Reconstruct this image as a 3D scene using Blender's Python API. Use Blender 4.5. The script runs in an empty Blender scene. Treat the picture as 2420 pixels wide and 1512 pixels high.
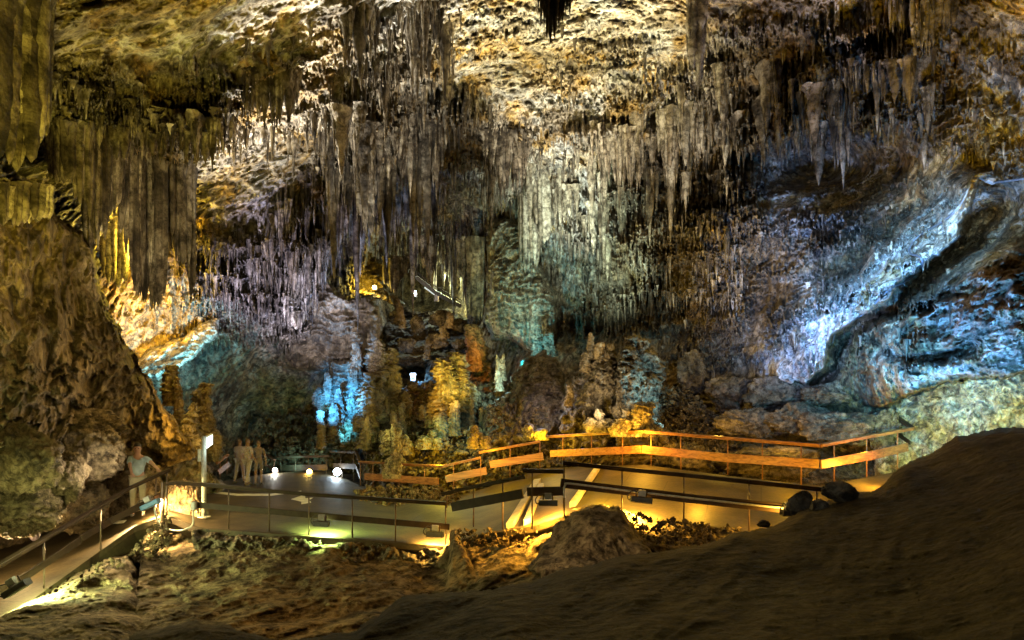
import bpy, bmesh, math, random
import numpy as np
from mathutils import Vector, Matrix, Quaternion

# ------------------------------------------------------------------ camera, world, exposure
SC = bpy.context.scene
COL = SC.collection
W, H, F, CU, VH, CZ = 2420.0, 1512.0, 1613.3, 1210.0, 976.0, 3.0   # picture measures, focal length, horizon row, eye height

def at(u, v, d):
    return Vector(((u - CU) / F * d, d, CZ + (VH - v) / F * d))

cam_d = bpy.data.cameras.new('camera')
cam_d.sensor_width = 36.0
cam_d.lens = 36.0 * F / W
cam_d.shift_y = (VH - H / 2) / W
cam_d.clip_start = 0.1
cam_d.clip_end = 500
cam = bpy.data.objects.new('camera', cam_d)
COL.objects.link(cam)
cam.location = (0, 0, CZ)
cam.rotation_euler = (math.radians(90), 0, 0)
SC.camera = cam

world = bpy.data.worlds.new('World')
SC.world = world
world.use_nodes = True
bg = world.node_tree.nodes['Background']
bg.inputs[0].default_value = (0.85, 0.80, 0.55, 1)
bg.inputs[1].default_value = 0.012

SC.view_settings.view_transform = 'Standard'
SC.view_settings.look = 'None'
SC.view_settings.exposure = 0.0
SC.view_settings.gamma = 1.0
SC.view_settings.use_curve_mapping = False
SC.cycles.max_bounces = 5
SC.cycles.diffuse_bounces = 1
SC.cycles.sample_clamp_indirect = 3.0

# ------------------------------------------------------------------ lamps of the cave (hidden floodlights among the rocks, plus added fill spots)
AMBER = (1.0, 0.50, 0.07); GOLD = (1.0, 0.62, 0.16); WARM = (1.0, 0.80, 0.52); WHITE = (1.0, 0.95, 0.84)
COOL = (0.72, 0.87, 1.0); BLUE = (0.22, 0.52, 1.0); CYAN = (0.25, 0.80, 1.0); TEAL = (0.30, 0.85, 0.72)
GREEN = (0.55, 1.0, 0.30); LILAC = (0.74, 0.70, 1.0); OLIVE = (0.85, 0.80, 0.30); PALEG = (0.80, 1.0, 0.62)
REDOR = (1.0, 0.30, 0.06)

LP = 0.25
TUNE = {'s1330,830,19': (10200, 8780, 3860), 's1250,900,23': (5990, 5750, 4780), 's1500,760,20': (4330, 4180, 3330), 's1300,700,25': (7170, 6810, 5710), 's620,900,22': (20800, 19900, 17800), 's560,760,21': (2580, 2490, 2470), 's430,700,13': (528, 474, 190.8), 's900,860,22': (5070, 4890, 4360), 's40,1000,5.5': (2970, 2300, 286.8), 'p330,600,23.2': (450, 298, 24.3), 'p415,650,22.4': (224, 159, 9.63), 's330,830,24.2': (1800, 936, 60), 's400,800,24.6': (865, 439, 22.8), 's440,905,23.9': (374, 1364, 1980), 's520,880,24.4': (232.2, 651.6, 941.4), 'p330,800,24': (13.5, 38.4, 65.7), 's560,900,22': (2490, 2430, 3980), 's740,860,27': (1140, 1160, 1840), 's330,900,14': (1020.8, 816.2, 539), 'p120,760,11.5': (72.3, 47.8, 14.4), 'p40,900,11': (75.5, 70.8, 20.4), 'p262,1120,15': (71.4, 59.6, 45.1), 'p30,1165,12.6': (26.46, 31.5, 10.64), 'p100,1230,13.4': (36.3, 37.6, 15.5), 'p430,985,20.6': (39, 20.4, 2.21), 'p470,1040,21': (42.5, 22.6, 1.86), 'p330,880,16': (43.3, 27.8, 8.23), 'p865,670,41.5': (247, 163, 9.44), 'p1060,650,50': (503, 617, 345), 'p1085,700,50': (420, 424, 144), 'p975,882,37': (19.6, 66.4, 142), 's740,985,26': (462.4, 3897, 12480), 's775,1075,28.4': (166, 1280, 2510), 's800,1040,27': (233, 1430, 4300), 'p905,930,25.5': (2.72, 2.112, 1.3648), 'p895,1010,26': (29.505, 30.94, 9.135), 's780,900,24': (1550, 1580, 2260), 's1000,960,24.5': (1184.9, 613.7, 13.09), 's1110,930,25': (993.6, 942.4, 159.04), 'p1030,1010,26': (21.3, 40.8, 9.94), 'p1085,1000,26': (13.1, 52.9, 62), 'p1105,850,33.4': (104, 31.4, 1.98), 's1120,900,26': (1710, 2025, 1105), 's1230,860,28': (25.1, 1630, 2340), 'p1182,905,30': (54.8, 107, 104), 's1330,760,27': (5175, 5837.5, 5300), 's1440,800,25': (2990, 3990, 3270), 's1560,780,22': (2740, 2670, 2540), 'p1620,640,24': (137, 90.4, 6.13), 'p1690,760,22.5': (89.8, 64.9, 12.4), 's1690,900,20': (1100, 775, 319), 's1780,860,19': (3030, 2930, 4190), 's1900,930,16.2': (215, 463, 1120), 's2050,830,14.6': (21.2, 50.5, 481), 's2190,700,13.6': (42.1, 168, 467), 's2290,560,13.4': (282, 379, 341), 's1800,940,17.5': (549, 944, 2340), 's1800,930,16': (1580, 2550, 5990), 's2090,1050,12.6': (416, 1360, 4000), 's2350,900,11.8': (128.4, 501.2, 1020.6), 's2085,985,15.4': (106.4, 483.2, 732.8), 's2000,960,15': (80, 600, 1300), 's2220,935,13.6': (41.9, 161, 257), 's300,1205,17.4': (1092, 702, 286), 'p20,1280,15': (162, 111.6, 46.8), 's2360,560,10.5': (1840, 1120, 16.6), 'p2390,330,11.5': (87.2, 43.2, 2.91), 's2240,1050,15.6': (560, 900, 220), 's2400,1040,13.4': (715, 661, 39.5), 'p2330,960,16': (13.6, 47.1, 54.1), 'p1400,1020,20.6': (80.1, 43.7, 1.48), 'p1510,1040,20.3': (210, 100, 8), 'p1290,1040,23': (125, 74.1, 2.13), 'p1150,1060,24.5': (119, 63.9, 1.36), 'p1040,1085,25.6': (176, 117, 3.9), 's1600,1010,20.6': (298.8, 798, 1093.5), 's1600,1100,21': (91.9, 1470, 918), 's1380,1010,20': (878, 721, 465), 'p1700,1010,21': (53.3, 30.3, 3.01), 'p1850,1040,20': (42.4, 21.7, 1.14), 'p2040,1040,19': (48.1, 27.2, 1.54), 'p1280,960,24': (40.5, 44.6, 69.8), 's690,1100,29.5': (56.4, 199, 186), 'p1420,1130,17': (82.7, 45.8, 0.94), 'p1650,1150,16.4': (150, 72, 5), 'p1900,1140,16.6': (110, 58.9, 1.84), 'p2080,1110,17.5': (210, 100, 8), 's1500,700,4': (90, 110, 130), 's1700,500,3': (52.6125, 44.16, 18.1368), 's700,1240,11.5': (103.61, 56.8, 15.05), 's200,1000,6': (21.7, 32.6, 10.9), 'a1515,1181,14.95': (450, 232.5, 30), 'a1295,1188,15': (390, 195, 22.5), 'a1028,1262,16.5': (360, 202.5, 37.5), 'a760,1237,16.6': (242.25, 396, 108), 'a356,1192,17': (520, 330, 120), 'a40,1390,12.7': (260, 310, 120), 'a1862,1212,13.6': (65.1, 32.8, 3.6), 'g797,1115,28.8': (40.7, 52.9, 62.3), 'g731,1115,29.6': (41.6, 25.1, 4.26), 'g650,1111,29.8': (70.4, 67.3, 62.5), 'g979,692,48': (137, 186, 228), 'g1128,730,44': (16, 9.59, 4.81), 'g885,679,42': (74, 68, 29)}
def tuned(key, col, power):
    if key in TUNE:
        m = max(max(TUNE[key]), 1e-4); return tuple(c / m for c in TUNE[key]), m / LP
    return col, power
def point(p, col, power, r=0.12):
    col, power = tuned('p%g,%g,%g' % tuple(p), col, power)
    l = bpy.data.lights.new('lamp_light', 'POINT')
    l.color = col; l.energy = power * LP; l.shadow_soft_size = r
    o = bpy.data.objects.new('lamp_light', l); COL.objects.link(o); o.location = at(*p); l['key'] = 'p%g,%g,%g' % tuple(p)
    return o

def spot(p, t, col, power, ang=70, r=0.15, blend=0.9):
    col, power = tuned('s%g,%g,%g' % tuple(p), col, power)
    l = bpy.data.lights.new('flood_or_fill_light', 'SPOT')
    l.color = col; l.energy = power * LP; l.shadow_soft_size = r
    l.spot_size = math.radians(ang); l.spot_blend = blend
    o = bpy.data.objects.new('flood_or_fill_light', l); COL.objects.link(o)
    a, b = at(*p), at(*t); l['key'] = 's%g,%g,%g' % tuple(p)
    o.location = a
    o.rotation_euler = (b - a).to_track_quat('-Z', 'Y').to_euler()
    return o

LIGHTS = True
if LIGHTS:
    # ceiling, middle: warm white floods from the floor of the hall
    spot((1330, 830, 19), (1370, 120, 22), (1, .90, .70), 42000, 60, .25)
    spot((1250, 900, 23), (1180, 60, 20), WHITE, 15000, 56, .25)
    spot((1500, 760, 20), (1500, 120, 20), WHITE, 12000, 56, .25)
    spot((1300, 700, 25), (1330, 330, 28), WHITE, 20000, 58, .2)
    # ceiling, left
    spot((620, 900, 22), (720, 200, 19.5), (1, .94, .84), 26000, 56, .25)
    spot((560, 760, 21), (610, 430, 22), (1, .92, .78), 12000, 60, .2)
    spot((430, 700, 13), (330, 60, 13), OLIVE, 1500, 80, .25)
    spot((900, 860, 22), (930, 330, 24), WHITE, 10000, 56, .2)
    # far left curtains
    spot((40, 1000, 5.5), (60, 250, 10), (.80, .70, .16), 2600, 70, .2)
    point((330, 600, 23.2), GOLD, 3600)
    point((415, 650, 22.4), GOLD, 2600)
    spot((330, 830, 24.2), (320, 700, 26.5), AMBER, 5200, 110)
    spot((400, 800, 24.6), (400, 690, 26.5), AMBER, 3600, 110)
    spot((440, 905, 23.9), (405, 848, 25.6), (.20, .66, 1), 900 / LP, 100)
    spot((520, 880, 24.4), (460, 800, 26.2), (.25, .60, 1), 700 / LP, 80)
    point((330, 800, 24.0), BLUE, 200)
    spot((560, 900, 22), (620, 650, 27), LILAC, 17000, 66)
    spot((740, 860, 27), (720, 700, 31), LILAC, 9000, 80)
    spot((330, 900, 14), (380, 500, 19), WARM, 1100, 50)
    # left rock wall
    point((120, 760, 11.5), GOLD, 380)
    point((40, 900, 11), (.85, .75, .2), 330)
    point((262, 1120, 15.0), WARM, 200)
    point((30, 1165, 12.6), (.75, 1, .3), 130)
    point((100, 1230, 13.4), OLIVE, 160)
    point((430, 985, 20.6), AMBER, 420)
    point((470, 1040, 21.0), AMBER, 420)
    point((330, 880, 16), GOLD, 160)
    # grotto, stairs, centre
    point((865, 670, 41.5), GOLD, 4200)
    point((1060, 650, 50), PALEG, 6000)
    point((1085, 700, 50), OLIVE, 2500)
    point((975, 882, 37.0), BLUE, 500)
    spot((1000, 800, 34), (1020, 770, 41), (1, .72, .30), 700 / LP, 60)
    # blue and golden columns
    spot((740, 985, 26.0), (815, 940, 31), (.08, .44, 1), 8000 / LP, 36)
    spot((775, 1075, 28.4), (815, 980, 30.6), (.08, .52, 1), 2200 / LP, 50)
    spot((800, 1040, 27), (840, 850, 30), (.06, .30, 1), 12000, 50)
    point((905, 930, 25.5), GOLD, 1700)
    point((895, 1010, 26), OLIVE, 380)
    spot((780, 900, 24), (790, 720, 31.5), LILAC, 9000, 60)
    spot((1000, 960, 24.5), (1050, 900, 28), AMBER, 4200, 60)
    spot((1110, 930, 25), (1080, 870, 28.5), (.9, .8, .2), 3600, 60)
    point((1030, 1010, 26), GREEN, 120)
    point((1085, 1000, 26), CYAN, 240)
    point((1105, 850, 33.4), REDOR, 420)
    # teal column and the pipes
    spot((1120, 900, 26), (1205, 660, 35.5), (.62, .85, .55), 2300 / LP, 46)
    spot((1230, 860, 28), (1280, 740, 33), (.06, .6, .7), 12000, 60)
    point((1182, 905, 30), (.6, 1, .85), 420)
    spot((1330, 760, 27), (1310, 470, 32), (.92, 1, .86), 26000, 50)
    spot((1440, 800, 25), (1420, 600, 30), (.80, 1, .82), 15000, 62)
    spot((1560, 780, 22), (1580, 330, 24), WHITE, 9000, 56)
    # middle right wall
    point((1620, 640, 24.0), GOLD, 1100)
    point((1690, 760, 22.5), GOLD, 700)
    spot((1690, 900, 20), (1680, 640, 25), (1, .72, .35), 2600, 60)
    spot((1780, 860, 19), (1830, 120, 17), LILAC, 8000, 56)
    # blue streak and overhang at the right; first three spots added unseen in mid-air
    spot((1800, 730, 15.0), (1860, 830, 20.5), (.30, .50, 1), 1300 / LP, 60)
    spot((1900, 570, 12.8), (2010, 690, 17.5), (.20, .48, 1), 9000 / LP, 33)
    spot((2060, 470, 12.0), (2160, 570, 16.5), (.24, .56, 1), 6000 / LP, 34)
    spot((2290, 560, 13.4), (2270, 480, 16.5), (.60, .75, .8), 700 / LP, 70)
    spot((1800, 940, 17.5), (1940, 640, 21), (.30, .46, 1), 3800 / LP, 46)
    spot((1800, 930, 16), (1860, 780, 20.5), (.25, .38, 1), 22000, 46)
    spot((2090, 1050, 12.6), (2290, 790, 15), (.08, .34, 1), 5500 / LP, 84)
    spot((2350, 900, 11.8), (2330, 760, 13), (.16, .55, 1), 700 / LP, 120)
    spot((2085, 985, 15.4), (2090, 905, 18), (.16, .58, 1), 700 / LP, 110)
    spot((2000, 960, 15), (2110, 900, 17), (.04, .35, 1), 7000, 80)
    spot((2220, 935, 13.6), (2225, 860, 15.4), (.15, .6, 1), 260 / LP, 110)
    spot((300, 1205, 17.4), (110, 1340, 14.4), (1, .68, .30), 420 / LP, 90)
    point((20, 1280, 15.0), (1, .7, .3), 90 / LP)
    spot((2360, 560, 10.5), (2330, 230, 13), (1, .62, .10), 5200, 80)
    point((2390, 330, 11.5), AMBER, 260)
    spot((2240, 1050, 15.6), (2240, 965, 20), (.62, 1, .30), 1500 / LP, 84)
    spot((2400, 1040, 13.4), (2400, 955, 17.6), (1, .92, .20), 1100 / LP, 84)
    point((2330, 960, 16.0), CYAN, 180)
    # boulders beyond the far railing
    point((1400, 1020, 20.6), AMBER, 600)
    point((1510, 1040, 20.3), AMBER, 660)
    point((1290, 1040, 23), AMBER, 840)
    point((1150, 1060, 24.5), AMBER, 1040)
    point((1040, 1085, 25.6), GOLD, 620)
    spot((1600, 1010, 20.6), (1530, 900, 23), (.08, .45, 1), 7000, 60)
    spot((1600, 1100, 21.0), (1640, 1060, 23), (.05, .8, .5), 4500, 60)
    spot((1380, 1010, 20), (1450, 860, 23), WARM, 2600, 70)
    point((1700, 1010, 21), AMBER, 200)
    point((1850, 1040, 20), AMBER, 160)
    point((2040, 1040, 19.0), AMBER, 200)
    point((1280, 960, 24), LILAC, 260)
    spot((690, 1100, 29.5), (700, 1040, 35), TEAL, 700, 90)
    # upper walkway: low amber floods behind the near railing, then two added fills
    point((1420, 1130, 17.0), AMBER, 520)
    point((1650, 1150, 16.4), AMBER, 520)
    point((1900, 1140, 16.6), AMBER, 520)
    point((2080, 1110, 17.5), AMBER, 520)
    spot((1500, 700, 4), (1930, 1180, 10.2), (.7, .85, 1), 130 / LP, 12)  # unseen fill added near the eye for the stones at the railing end
    spot((1150, 1250, 10.5), (1400, 1270, 13.2), (1, .72, .40), 260 / LP, 50)  # unseen fill added to lift the front of the pointed mound
    # foreground: unseen fill spots added in place of the path lamps' weak spill
    spot((1700, 500, 3), (1900, 1350, 6), (.85, .68, .20), 85, 110, .5)
    spot((700, 1240, 11.5), (720, 1400, 14.5), (1, .72, .28), 190, 110, .3)
    spot((200, 1000, 6), (150, 1450, 12), (.6, .9, .3), 90, 70, .3)

# ------------------------------------------------------------------ noise
_rs = np.random.RandomState(7)
_perm = np.concatenate([_rs.permutation(256)] * 3).astype(np.int32)
_grad = _rs.normal(size=(256, 3)).astype(np.float32)
_grad /= np.linalg.norm(_grad, axis=1, keepdims=True)

def perlin(x, y, z, seed=0):
    x = np.asarray(x, np.float32) + seed * 17.13; y = np.asarray(y, np.float32) + seed * 5.71; z = np.asarray(z, np.float32) - seed * 9.37
    xi = np.floor(x).astype(np.int32); yi = np.floor(y).astype(np.int32); zi = np.floor(z).astype(np.int32)
    xf = x - xi; yf = y - yi; zf = z - zi
    u = xf * xf * xf * (xf * (xf * 6 - 15) + 10); v = yf * yf * yf * (yf * (yf * 6 - 15) + 10); w = zf * zf * zf * (zf * (zf * 6 - 15) + 10)
    xi &= 255; yi &= 255; zi &= 255
    def g(dx, dy, dz):
        h = _perm[_perm[_perm[(xi + dx) & 255] + ((yi + dy) & 255)] + ((zi + dz) & 255)]
        gr = _grad[h]
        return gr[..., 0] * (xf - dx) + gr[..., 1] * (yf - dy) + gr[..., 2] * (zf - dz)
    def lp(a, b, t): return a + t * (b - a)
    return lp(lp(lp(g(0,0,0), g(1,0,0), u), lp(g(0,1,0), g(1,1,0), u), v),
              lp(lp(g(0,0,1), g(1,0,1), u), lp(g(0,1,1), g(1,1,1), u), v), w) * 1.5

def fbm(P, s=1.0, o=4, g=.5, seed=0, zs=1.0):
    x, y, z = P[..., 0] * s, P[..., 1] * s, P[..., 2] * s * zs
    a, t = 1.0, 0
    for i in range(o):
        t = t + a * perlin(x, y, z, seed + i)
        x, y, z = x * 2.03, y * 2.03, z * 2.03
        a *= g
    return t

def ridge(P, s=1.0, o=3, g=.5, seed=0, zs=1.0):
    x, y, z = P[..., 0] * s, P[..., 1] * s, P[..., 2] * s * zs
    a, t = 1.0, 0
    for i in range(o):
        t = t + a * (1 - np.abs(perlin(x, y, z, seed + i)) * 2.2)
        x, y, z = x * 2.1, y * 2.1, z * 2.1
        a *= g
    return t

def smooth(a, b, x):
    t = np.clip((x - a) / (b - a), 0, 1)
    return t * t * (3 - 2 * t)

# styles of rock relief: metres out of the wall, for world points P
def shingle(P, k=1.6, seed=0):
    """overlapping scales of flowstone: each bulges downward, ends in a small fringe and is cut away beneath"""
    w = fbm(P, .16 * k, 2, .5, seed + 3) * 2.0 + fbm(P, .62 * k, 3, .55, seed + 8) * .62
    fr = ridge(P, 2.6 * k, 2, .6, seed + 5, .05)
    q = P[..., 2] * k + w - .13 * fr
    f = q - np.floor(q)
    amp = .35 + .9 * np.clip(.5 + fbm(P, .5 * k, 2, .5, seed + 14), 0, 1)
    return smooth(0, .07, f) * (1 - f) ** 1.1 * amp * (.8 + .28 * fr)

def flutes(P, s=2.6, seed=0):
    return ridge(P, s, 3, .5, seed + 2, .07)

def relief(P, rough=1.0, shin=0.0, flu=0.0, seed=0, fine=1.0, big=0.0, fold=0.0):
    d = rough * (fbm(P, .28, 3, .5, seed) * 1.3 + fbm(P, 1.1, 2, .5, seed + 4) * .45)
    d = d + fine * ((ridge(P, 1.5, 5, .6, seed + 6) - 1.2) * .085 + fbm(P, 6.0, 2, .6, seed + 12) * .045)
    if np.any(shin): d = d + shin * .8 * shingle(P, 2.2, seed)
    if np.any(flu): d = d + flu * (flutes(P, 2.4, seed) - 1.0)
    if big: d = d + big * shingle(P, .62, seed + 20) + big * .55 * shingle(P, 1.25, seed + 24)
    if fold:
        q = np.stack([P[..., 0] * .9 - P[..., 1] * .55, P[..., 0] * .10 + P[..., 1] * .16, P[..., 2] * .3], -1)
        d = d + fold * (fbm(q, 1.1, 3, .5, seed + 30) * .5 + ridge(q, 2.3, 2, .5, seed + 31) * .16)
    return d

# ------------------------------------------------------------------ mesh helpers
def link(o, parent=None):
    COL.objects.link(o)
    if parent is not None: o.parent = parent
    return o

def tag(o, label=None, cat=None, group=None, kind=None):
    if label: o['label'] = label
    if cat: o['category'] = cat
    if group: o['group'] = group
    if kind: o['kind'] = kind
    return o

def np_mesh(name, V, Q, mat, parent=None, tone=None, smooth_=True, tri=None):
    me = bpy.data.meshes.new(name)
    V = np.ascontiguousarray(V, np.float32)
    n, m = len(V), len(Q)
    k = Q.shape[1]
    me.vertices.add(n); me.vertices.foreach_set('co', V.ravel())
    me.loops.add(m * k); me.loops.foreach_set('vertex_index', np.ascontiguousarray(Q, np.int32).ravel())
    me.polygons.add(m)
    me.polygons.foreach_set('loop_start', np.arange(m, dtype=np.int32) * k)
    me.polygons.foreach_set('loop_total', np.full(m, k, np.int32))
    me.update(calc_edges=True)
    me.polygons.foreach_set('use_smooth', np.full(m, smooth_, bool))
    if tone is not None:
        a = me.attributes.new('tone', 'FLOAT', 'POINT')
        a.data.foreach_set('value', np.ascontiguousarray(tone, np.float32))
    me.materials.append(mat)
    o = bpy.data.objects.new(name, me)
    return link(o, parent)

class Rbf:
    def __init__(s, pts):
        p = np.array(pts, float); s.c = p[:, :2] / 1000; y = np.log(p[:, 2]); n = len(p)
        A = np.zeros((n + 3, n + 3))
        A[:n, :n] = np.linalg.norm(s.c[:, None] - s.c[None], axis=2)
        A[:n, n] = 1; A[:n, n+1:] = s.c; A[n, :n] = 1; A[n+1:, :n] = s.c.T
        A[range(n), range(n)] -= .02
        s.w = np.linalg.solve(A, np.concatenate([y, [0, 0, 0]]))
    def __call__(s, U, V):
        q = np.stack([U, V], -1).reshape(-1, 2) / 1000
        n = len(s.c); out = np.full(len(q), s.w[n]) + q @ s.w[n+1:]
        for i in range(n):
            out += s.w[i] * np.hypot(q[:, 0] - s.c[i, 0], q[:, 1] - s.c[i, 1])
        return np.exp(out).reshape(U.shape)

def unproj(U, V, D):
    return np.stack([(U - CU) / F * D, D, CZ + (VH - V) / F * D], -1)

def sdf(U, V, poly):
    best = np.full(U.shape, 1e9); inside = np.zeros(U.shape, bool)
    n = len(poly)
    for i in range(n):
        x0, y0 = poly[i]; x1, y1 = poly[(i + 1) % n]
        dx, dy = x1 - x0, y1 - y0
        t = np.clip(((U - x0) * dx + (V - y0) * dy) / (dx * dx + dy * dy + 1e-9), 0, 1)
        best = np.minimum(best, np.hypot(U - x0 - t * dx, V - y0 - t * dy))
        c = (y0 > V) != (y1 > V)
        with np.errstate(divide='ignore', invalid='ignore'):
            xi = x0 + (V - y0) * dx / (dy if dy else 1e-9)
        inside ^= c & (U < xi)
    return np.where(inside, best, -best)

def patch(name, poly, pts, mat, step=2.4, rim=(26, 2.0), jit=(9, 60), style={}, seed=0, tone=None, parent=None, lid=None):
    """A body of rock: its outline seen from the hall, its own distances, and edges that turn away to the back."""
    pa = np.array(poly, float)
    u = np.arange(pa[:, 0].min() - 12, pa[:, 0].max() + 12, step); v = np.arange(pa[:, 1].min() - 12, pa[:, 1].max() + 12, step)
    U, V = np.meshgrid(u, v)
    Z = np.zeros_like(U)
    ju = perlin(U / jit[1], V / jit[1], Z, seed) * jit[0] + perlin(U / jit[1] * 3.1, V / jit[1] * 3.1, Z, seed + 1) * jit[0] * .45 + perlin(U / 7, V / 12, Z, seed + 9) * jit[0] * .2
    jv = perlin(U / jit[1], V / jit[1], Z, seed + 2) * jit[0] + perlin(U / jit[1] * 3.1, V / jit[1] * 3.1, Z, seed + 3) * jit[0] * .45
    s = sdf(U + ju, V + jv, poly)
    D = Rbf(pts)(U, V)
    q = 1 - np.clip(s / rim[0], 0, 1)
    D = D + rim[1] * (1 - np.sqrt(np.clip(1 - q * q, 0, 1)))
    P = unproj(U, V, D)
    st = dict(rough=.5, shin=0, flu=0, seed=seed); st.update(style)
    D = D - relief(P, **st)
    P = unproj(U, V, D)
    ok = s > 0
    idx = -np.ones(U.shape, int); idx[ok] = np.arange(ok.sum())
    a, b, c, d = idx[:-1, :-1], idx[:-1, 1:], idx[1:, 1:], idx[1:, :-1]
    m = (a >= 0) & (b >= 0) & (c >= 0) & (d >= 0)
    Q = np.stack([a[m], d[m], c[m], b[m]], 1)
    tn = np.full(ok.sum(), .3) if tone is None else tone(U[ok], V[ok], P[ok])
    return np_mesh(name, P[ok], Q, mat, parent, tn)

# ------------------------------------------------------------------ materials
def nt(mat):
    mat.use_nodes = True
    t = mat.node_tree
    return t, t.nodes, t.links

def rock_mat(name, pale, mid, dark, rough=.7, bump=.5, scale=1.0, stain=.6, tonecol=None, spec=.35, ochre=None, mott=3.2, mottf=.9):
    m = bpy.data.materials.new(name); t, N, L = nt(m)
    b = N['Principled BSDF']
    tc = N.new('ShaderNodeNewGeometry')
    def noise(sc, det, vec=None, dist=0.0, r=.55):
        n = N.new('ShaderNodeTexNoise'); n.inputs['Scale'].default_value = sc; n.inputs['Detail'].default_value = det
        n.inputs['Distortion'].default_value = dist; n.inputs['Roughness'].default_value = r
        L.new(vec or tc.outputs['Position'], n.inputs['Vector']); return n.outputs['Fac']
    mp = N.new('ShaderNodeMapping'); mp.inputs['Scale'].default_value = (1, 1, .14)
    L.new(tc.outputs['Position'], mp.inputs['Vector'])
    def ramp(fac, stops):
        r = N.new('ShaderNodeValToRGB'); e = r.color_ramp.elements
        while len(e) < len(stops): e.new(.5)
        for k, (p, c) in enumerate(stops): e[k].position = p; e[k].color = (*c, 1) if len(c) == 3 else c
        L.new(fac, r.inputs['Fac']); return r.outputs['Color']
    def mix(a, b_, f, mode='MIX'):
        x = N.new('ShaderNodeMix'); x.data_type = 'RGBA'; x.blend_type = mode
        for s, k in ((f, 0), (a, 6), (b_, 7)):
            if hasattr(s, 'links') or hasattr(s, 'node'): L.new(s, x.inputs[k])
            else: x.inputs[k].default_value = s if k == 0 else (*s, 1)
        return x.outputs[2]
    c = ramp(noise(.9 * scale, 8, dist=.6), [(.30, dark), (.48, mid), (.66, pale)])
    if ochre:
        f = ramp(noise(.45 * scale, 5, dist=.8), [(.50, (0,0,0)), (.62, (1,1,1))])
        c = mix(c, ochre, f)
    if ochre:
        ca = N.new('ShaderNodeAttribute'); ca.attribute_name = 'calcite'
        c = mix(c, (.62, .63, .62), ca.outputs['Fac'])
    s = ramp(noise(3.0 * scale, 6, mp.outputs['Vector'], .3), [(.36, (1-stain, 1-stain, 1-stain)), (.56, (1, 1, 1))])
    c = mix(c, s, .8, 'MULTIPLY')
    p = ramp(noise(7.0 * scale, 6, r=.65), [(.34, (.38, .34, .28)), (.52, (1, 1, 1))])
    c = mix(c, p, .55, 'MULTIPLY')
    q2 = ramp(noise(mott * scale, 7, r=.72, dist=.4), [(.40, (.13, .11, .08)), (.50, (.75, .72, .66)), (.57, (1.2, 1.18, 1.12))])
    c = mix(c, q2, mottf, 'MULTIPLY')
    if tonecol:
        at_ = N.new('ShaderNodeAttribute'); at_.attribute_name = 'tone'
        c2 = mix(c, tonecol, 1.0, 'MULTIPLY')
        c = mix(c, c2, at_.outputs['Fac'])
    L.new(c, b.inputs['Base Color'])
    b.inputs['Roughness'].default_value = rough
    b.inputs['Specular IOR Level'].default_value = spec
    bp = N.new('ShaderNodeBump'); bp.inputs['Strength'].default_value = bump; bp.inputs['Distance'].default_value = .20
    L.new(noise(5.0 * scale, 9, r=.62), bp.inputs['Height'])
    bp2 = N.new('ShaderNodeBump'); bp2.inputs['Strength'].default_value = bump * .8; bp2.inputs['Distance'].default_value = .06
    L.new(noise(9.0 * scale, 5, mp.outputs['Vector']), bp2.inputs['Height']); L.new(bp.outputs['Normal'], bp2.inputs['Normal'])
    L.new(bp2.outputs['Normal'], b.inputs['Normal'])
    return m

def ghost(m, a=.34):
    m.node_tree.nodes['Principled BSDF'].inputs['Alpha'].default_value = a
    return m

def plain_mat(name, col, rough=.5, metal=0.0, var=.25, scale=12, bump=.1, emit=None, es=0):
    m = bpy.data.materials.new(name); t, N, L = nt(m)
    b = N['Principled BSDF']
    tc = N.new('ShaderNodeTexCoord')
    n = N.new('ShaderNodeTexNoise'); n.inputs['Scale'].default_value = scale; n.inputs['Detail'].default_value = 5
    L.new(tc.outputs['Object'], n.inputs['Vector'])
    r = N.new('ShaderNodeValToRGB'); e = r.color_ramp.elements
    e[0].position = .3; e[1].position = .7
    e[0].color = (*[c * (1 - var) for c in col], 1); e[1].color = (*[min(1, c * (1 + var)) for c in col], 1)
    L.new(n.outputs['Fac'], r.inputs['Fac']); L.new(r.outputs['Color'], b.inputs['Base Color'])
    b.inputs['Roughness'].default_value = rough; b.inputs['Metallic'].default_value = metal
    if bump:
        bp = N.new('ShaderNodeBump'); bp.inputs['Strength'].default_value = bump; bp.inputs['Distance'].default_value = .02
        L.new(n.outputs['Fac'], bp.inputs['Height']); L.new(bp.outputs['Normal'], b.inputs['Normal'])
    if emit:
        b.inputs['Emission Color'].default_value = (*emit, 1); b.inputs['Emission Strength'].default_value = es
    return m

M = {}
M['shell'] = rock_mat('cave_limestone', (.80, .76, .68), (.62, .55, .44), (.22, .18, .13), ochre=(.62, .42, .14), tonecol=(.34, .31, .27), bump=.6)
M['wall'] = rock_mat('wall_flowstone', (.46, .37, .23), (.32, .25, .145), (.13, .10, .06), tonecol=(.45, .40, .33), bump=.6, mott=3.0, mottf=.65)
M['farwall'] = rock_mat('far_wall_rock', (.50, .42, .30), (.34, .28, .19), (.11, .085, .055), tonecol=(.42, .38, .32), bump=.6, ochre=(.40, .28, .12))
M['drip'] = rock_mat('stalactite_stone', (.62, .57, .47), (.34, .29, .22), (.085, .07, .055), stain=.65, bump=.6, scale=1.4, tonecol=(.30, .28, .26), mott=2.0)
M['pale'] = rock_mat('pale_calcite', (.66, .61, .50), (.48, .43, .33), (.20, .17, .12), stain=.5, bump=.5, scale=1.3, tonecol=(.6, .55, .5))
M['ground'] = rock_mat('dusty_rock', (.17, .135, .065), (.12, .092, .042), (.065, .05, .022), rough=.85, stain=.25, bump=1.0, scale=.8, spec=.15, mott=8.0, mottf=.45)
M['lump'] = rock_mat('rounded_flowstone', (.36, .29, .18), (.28, .22, .13), (.15, .115, .065), stain=.35, bump=.8, scale=1.0, mott=5.0, tonecol=(.6, .56, .5))
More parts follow.
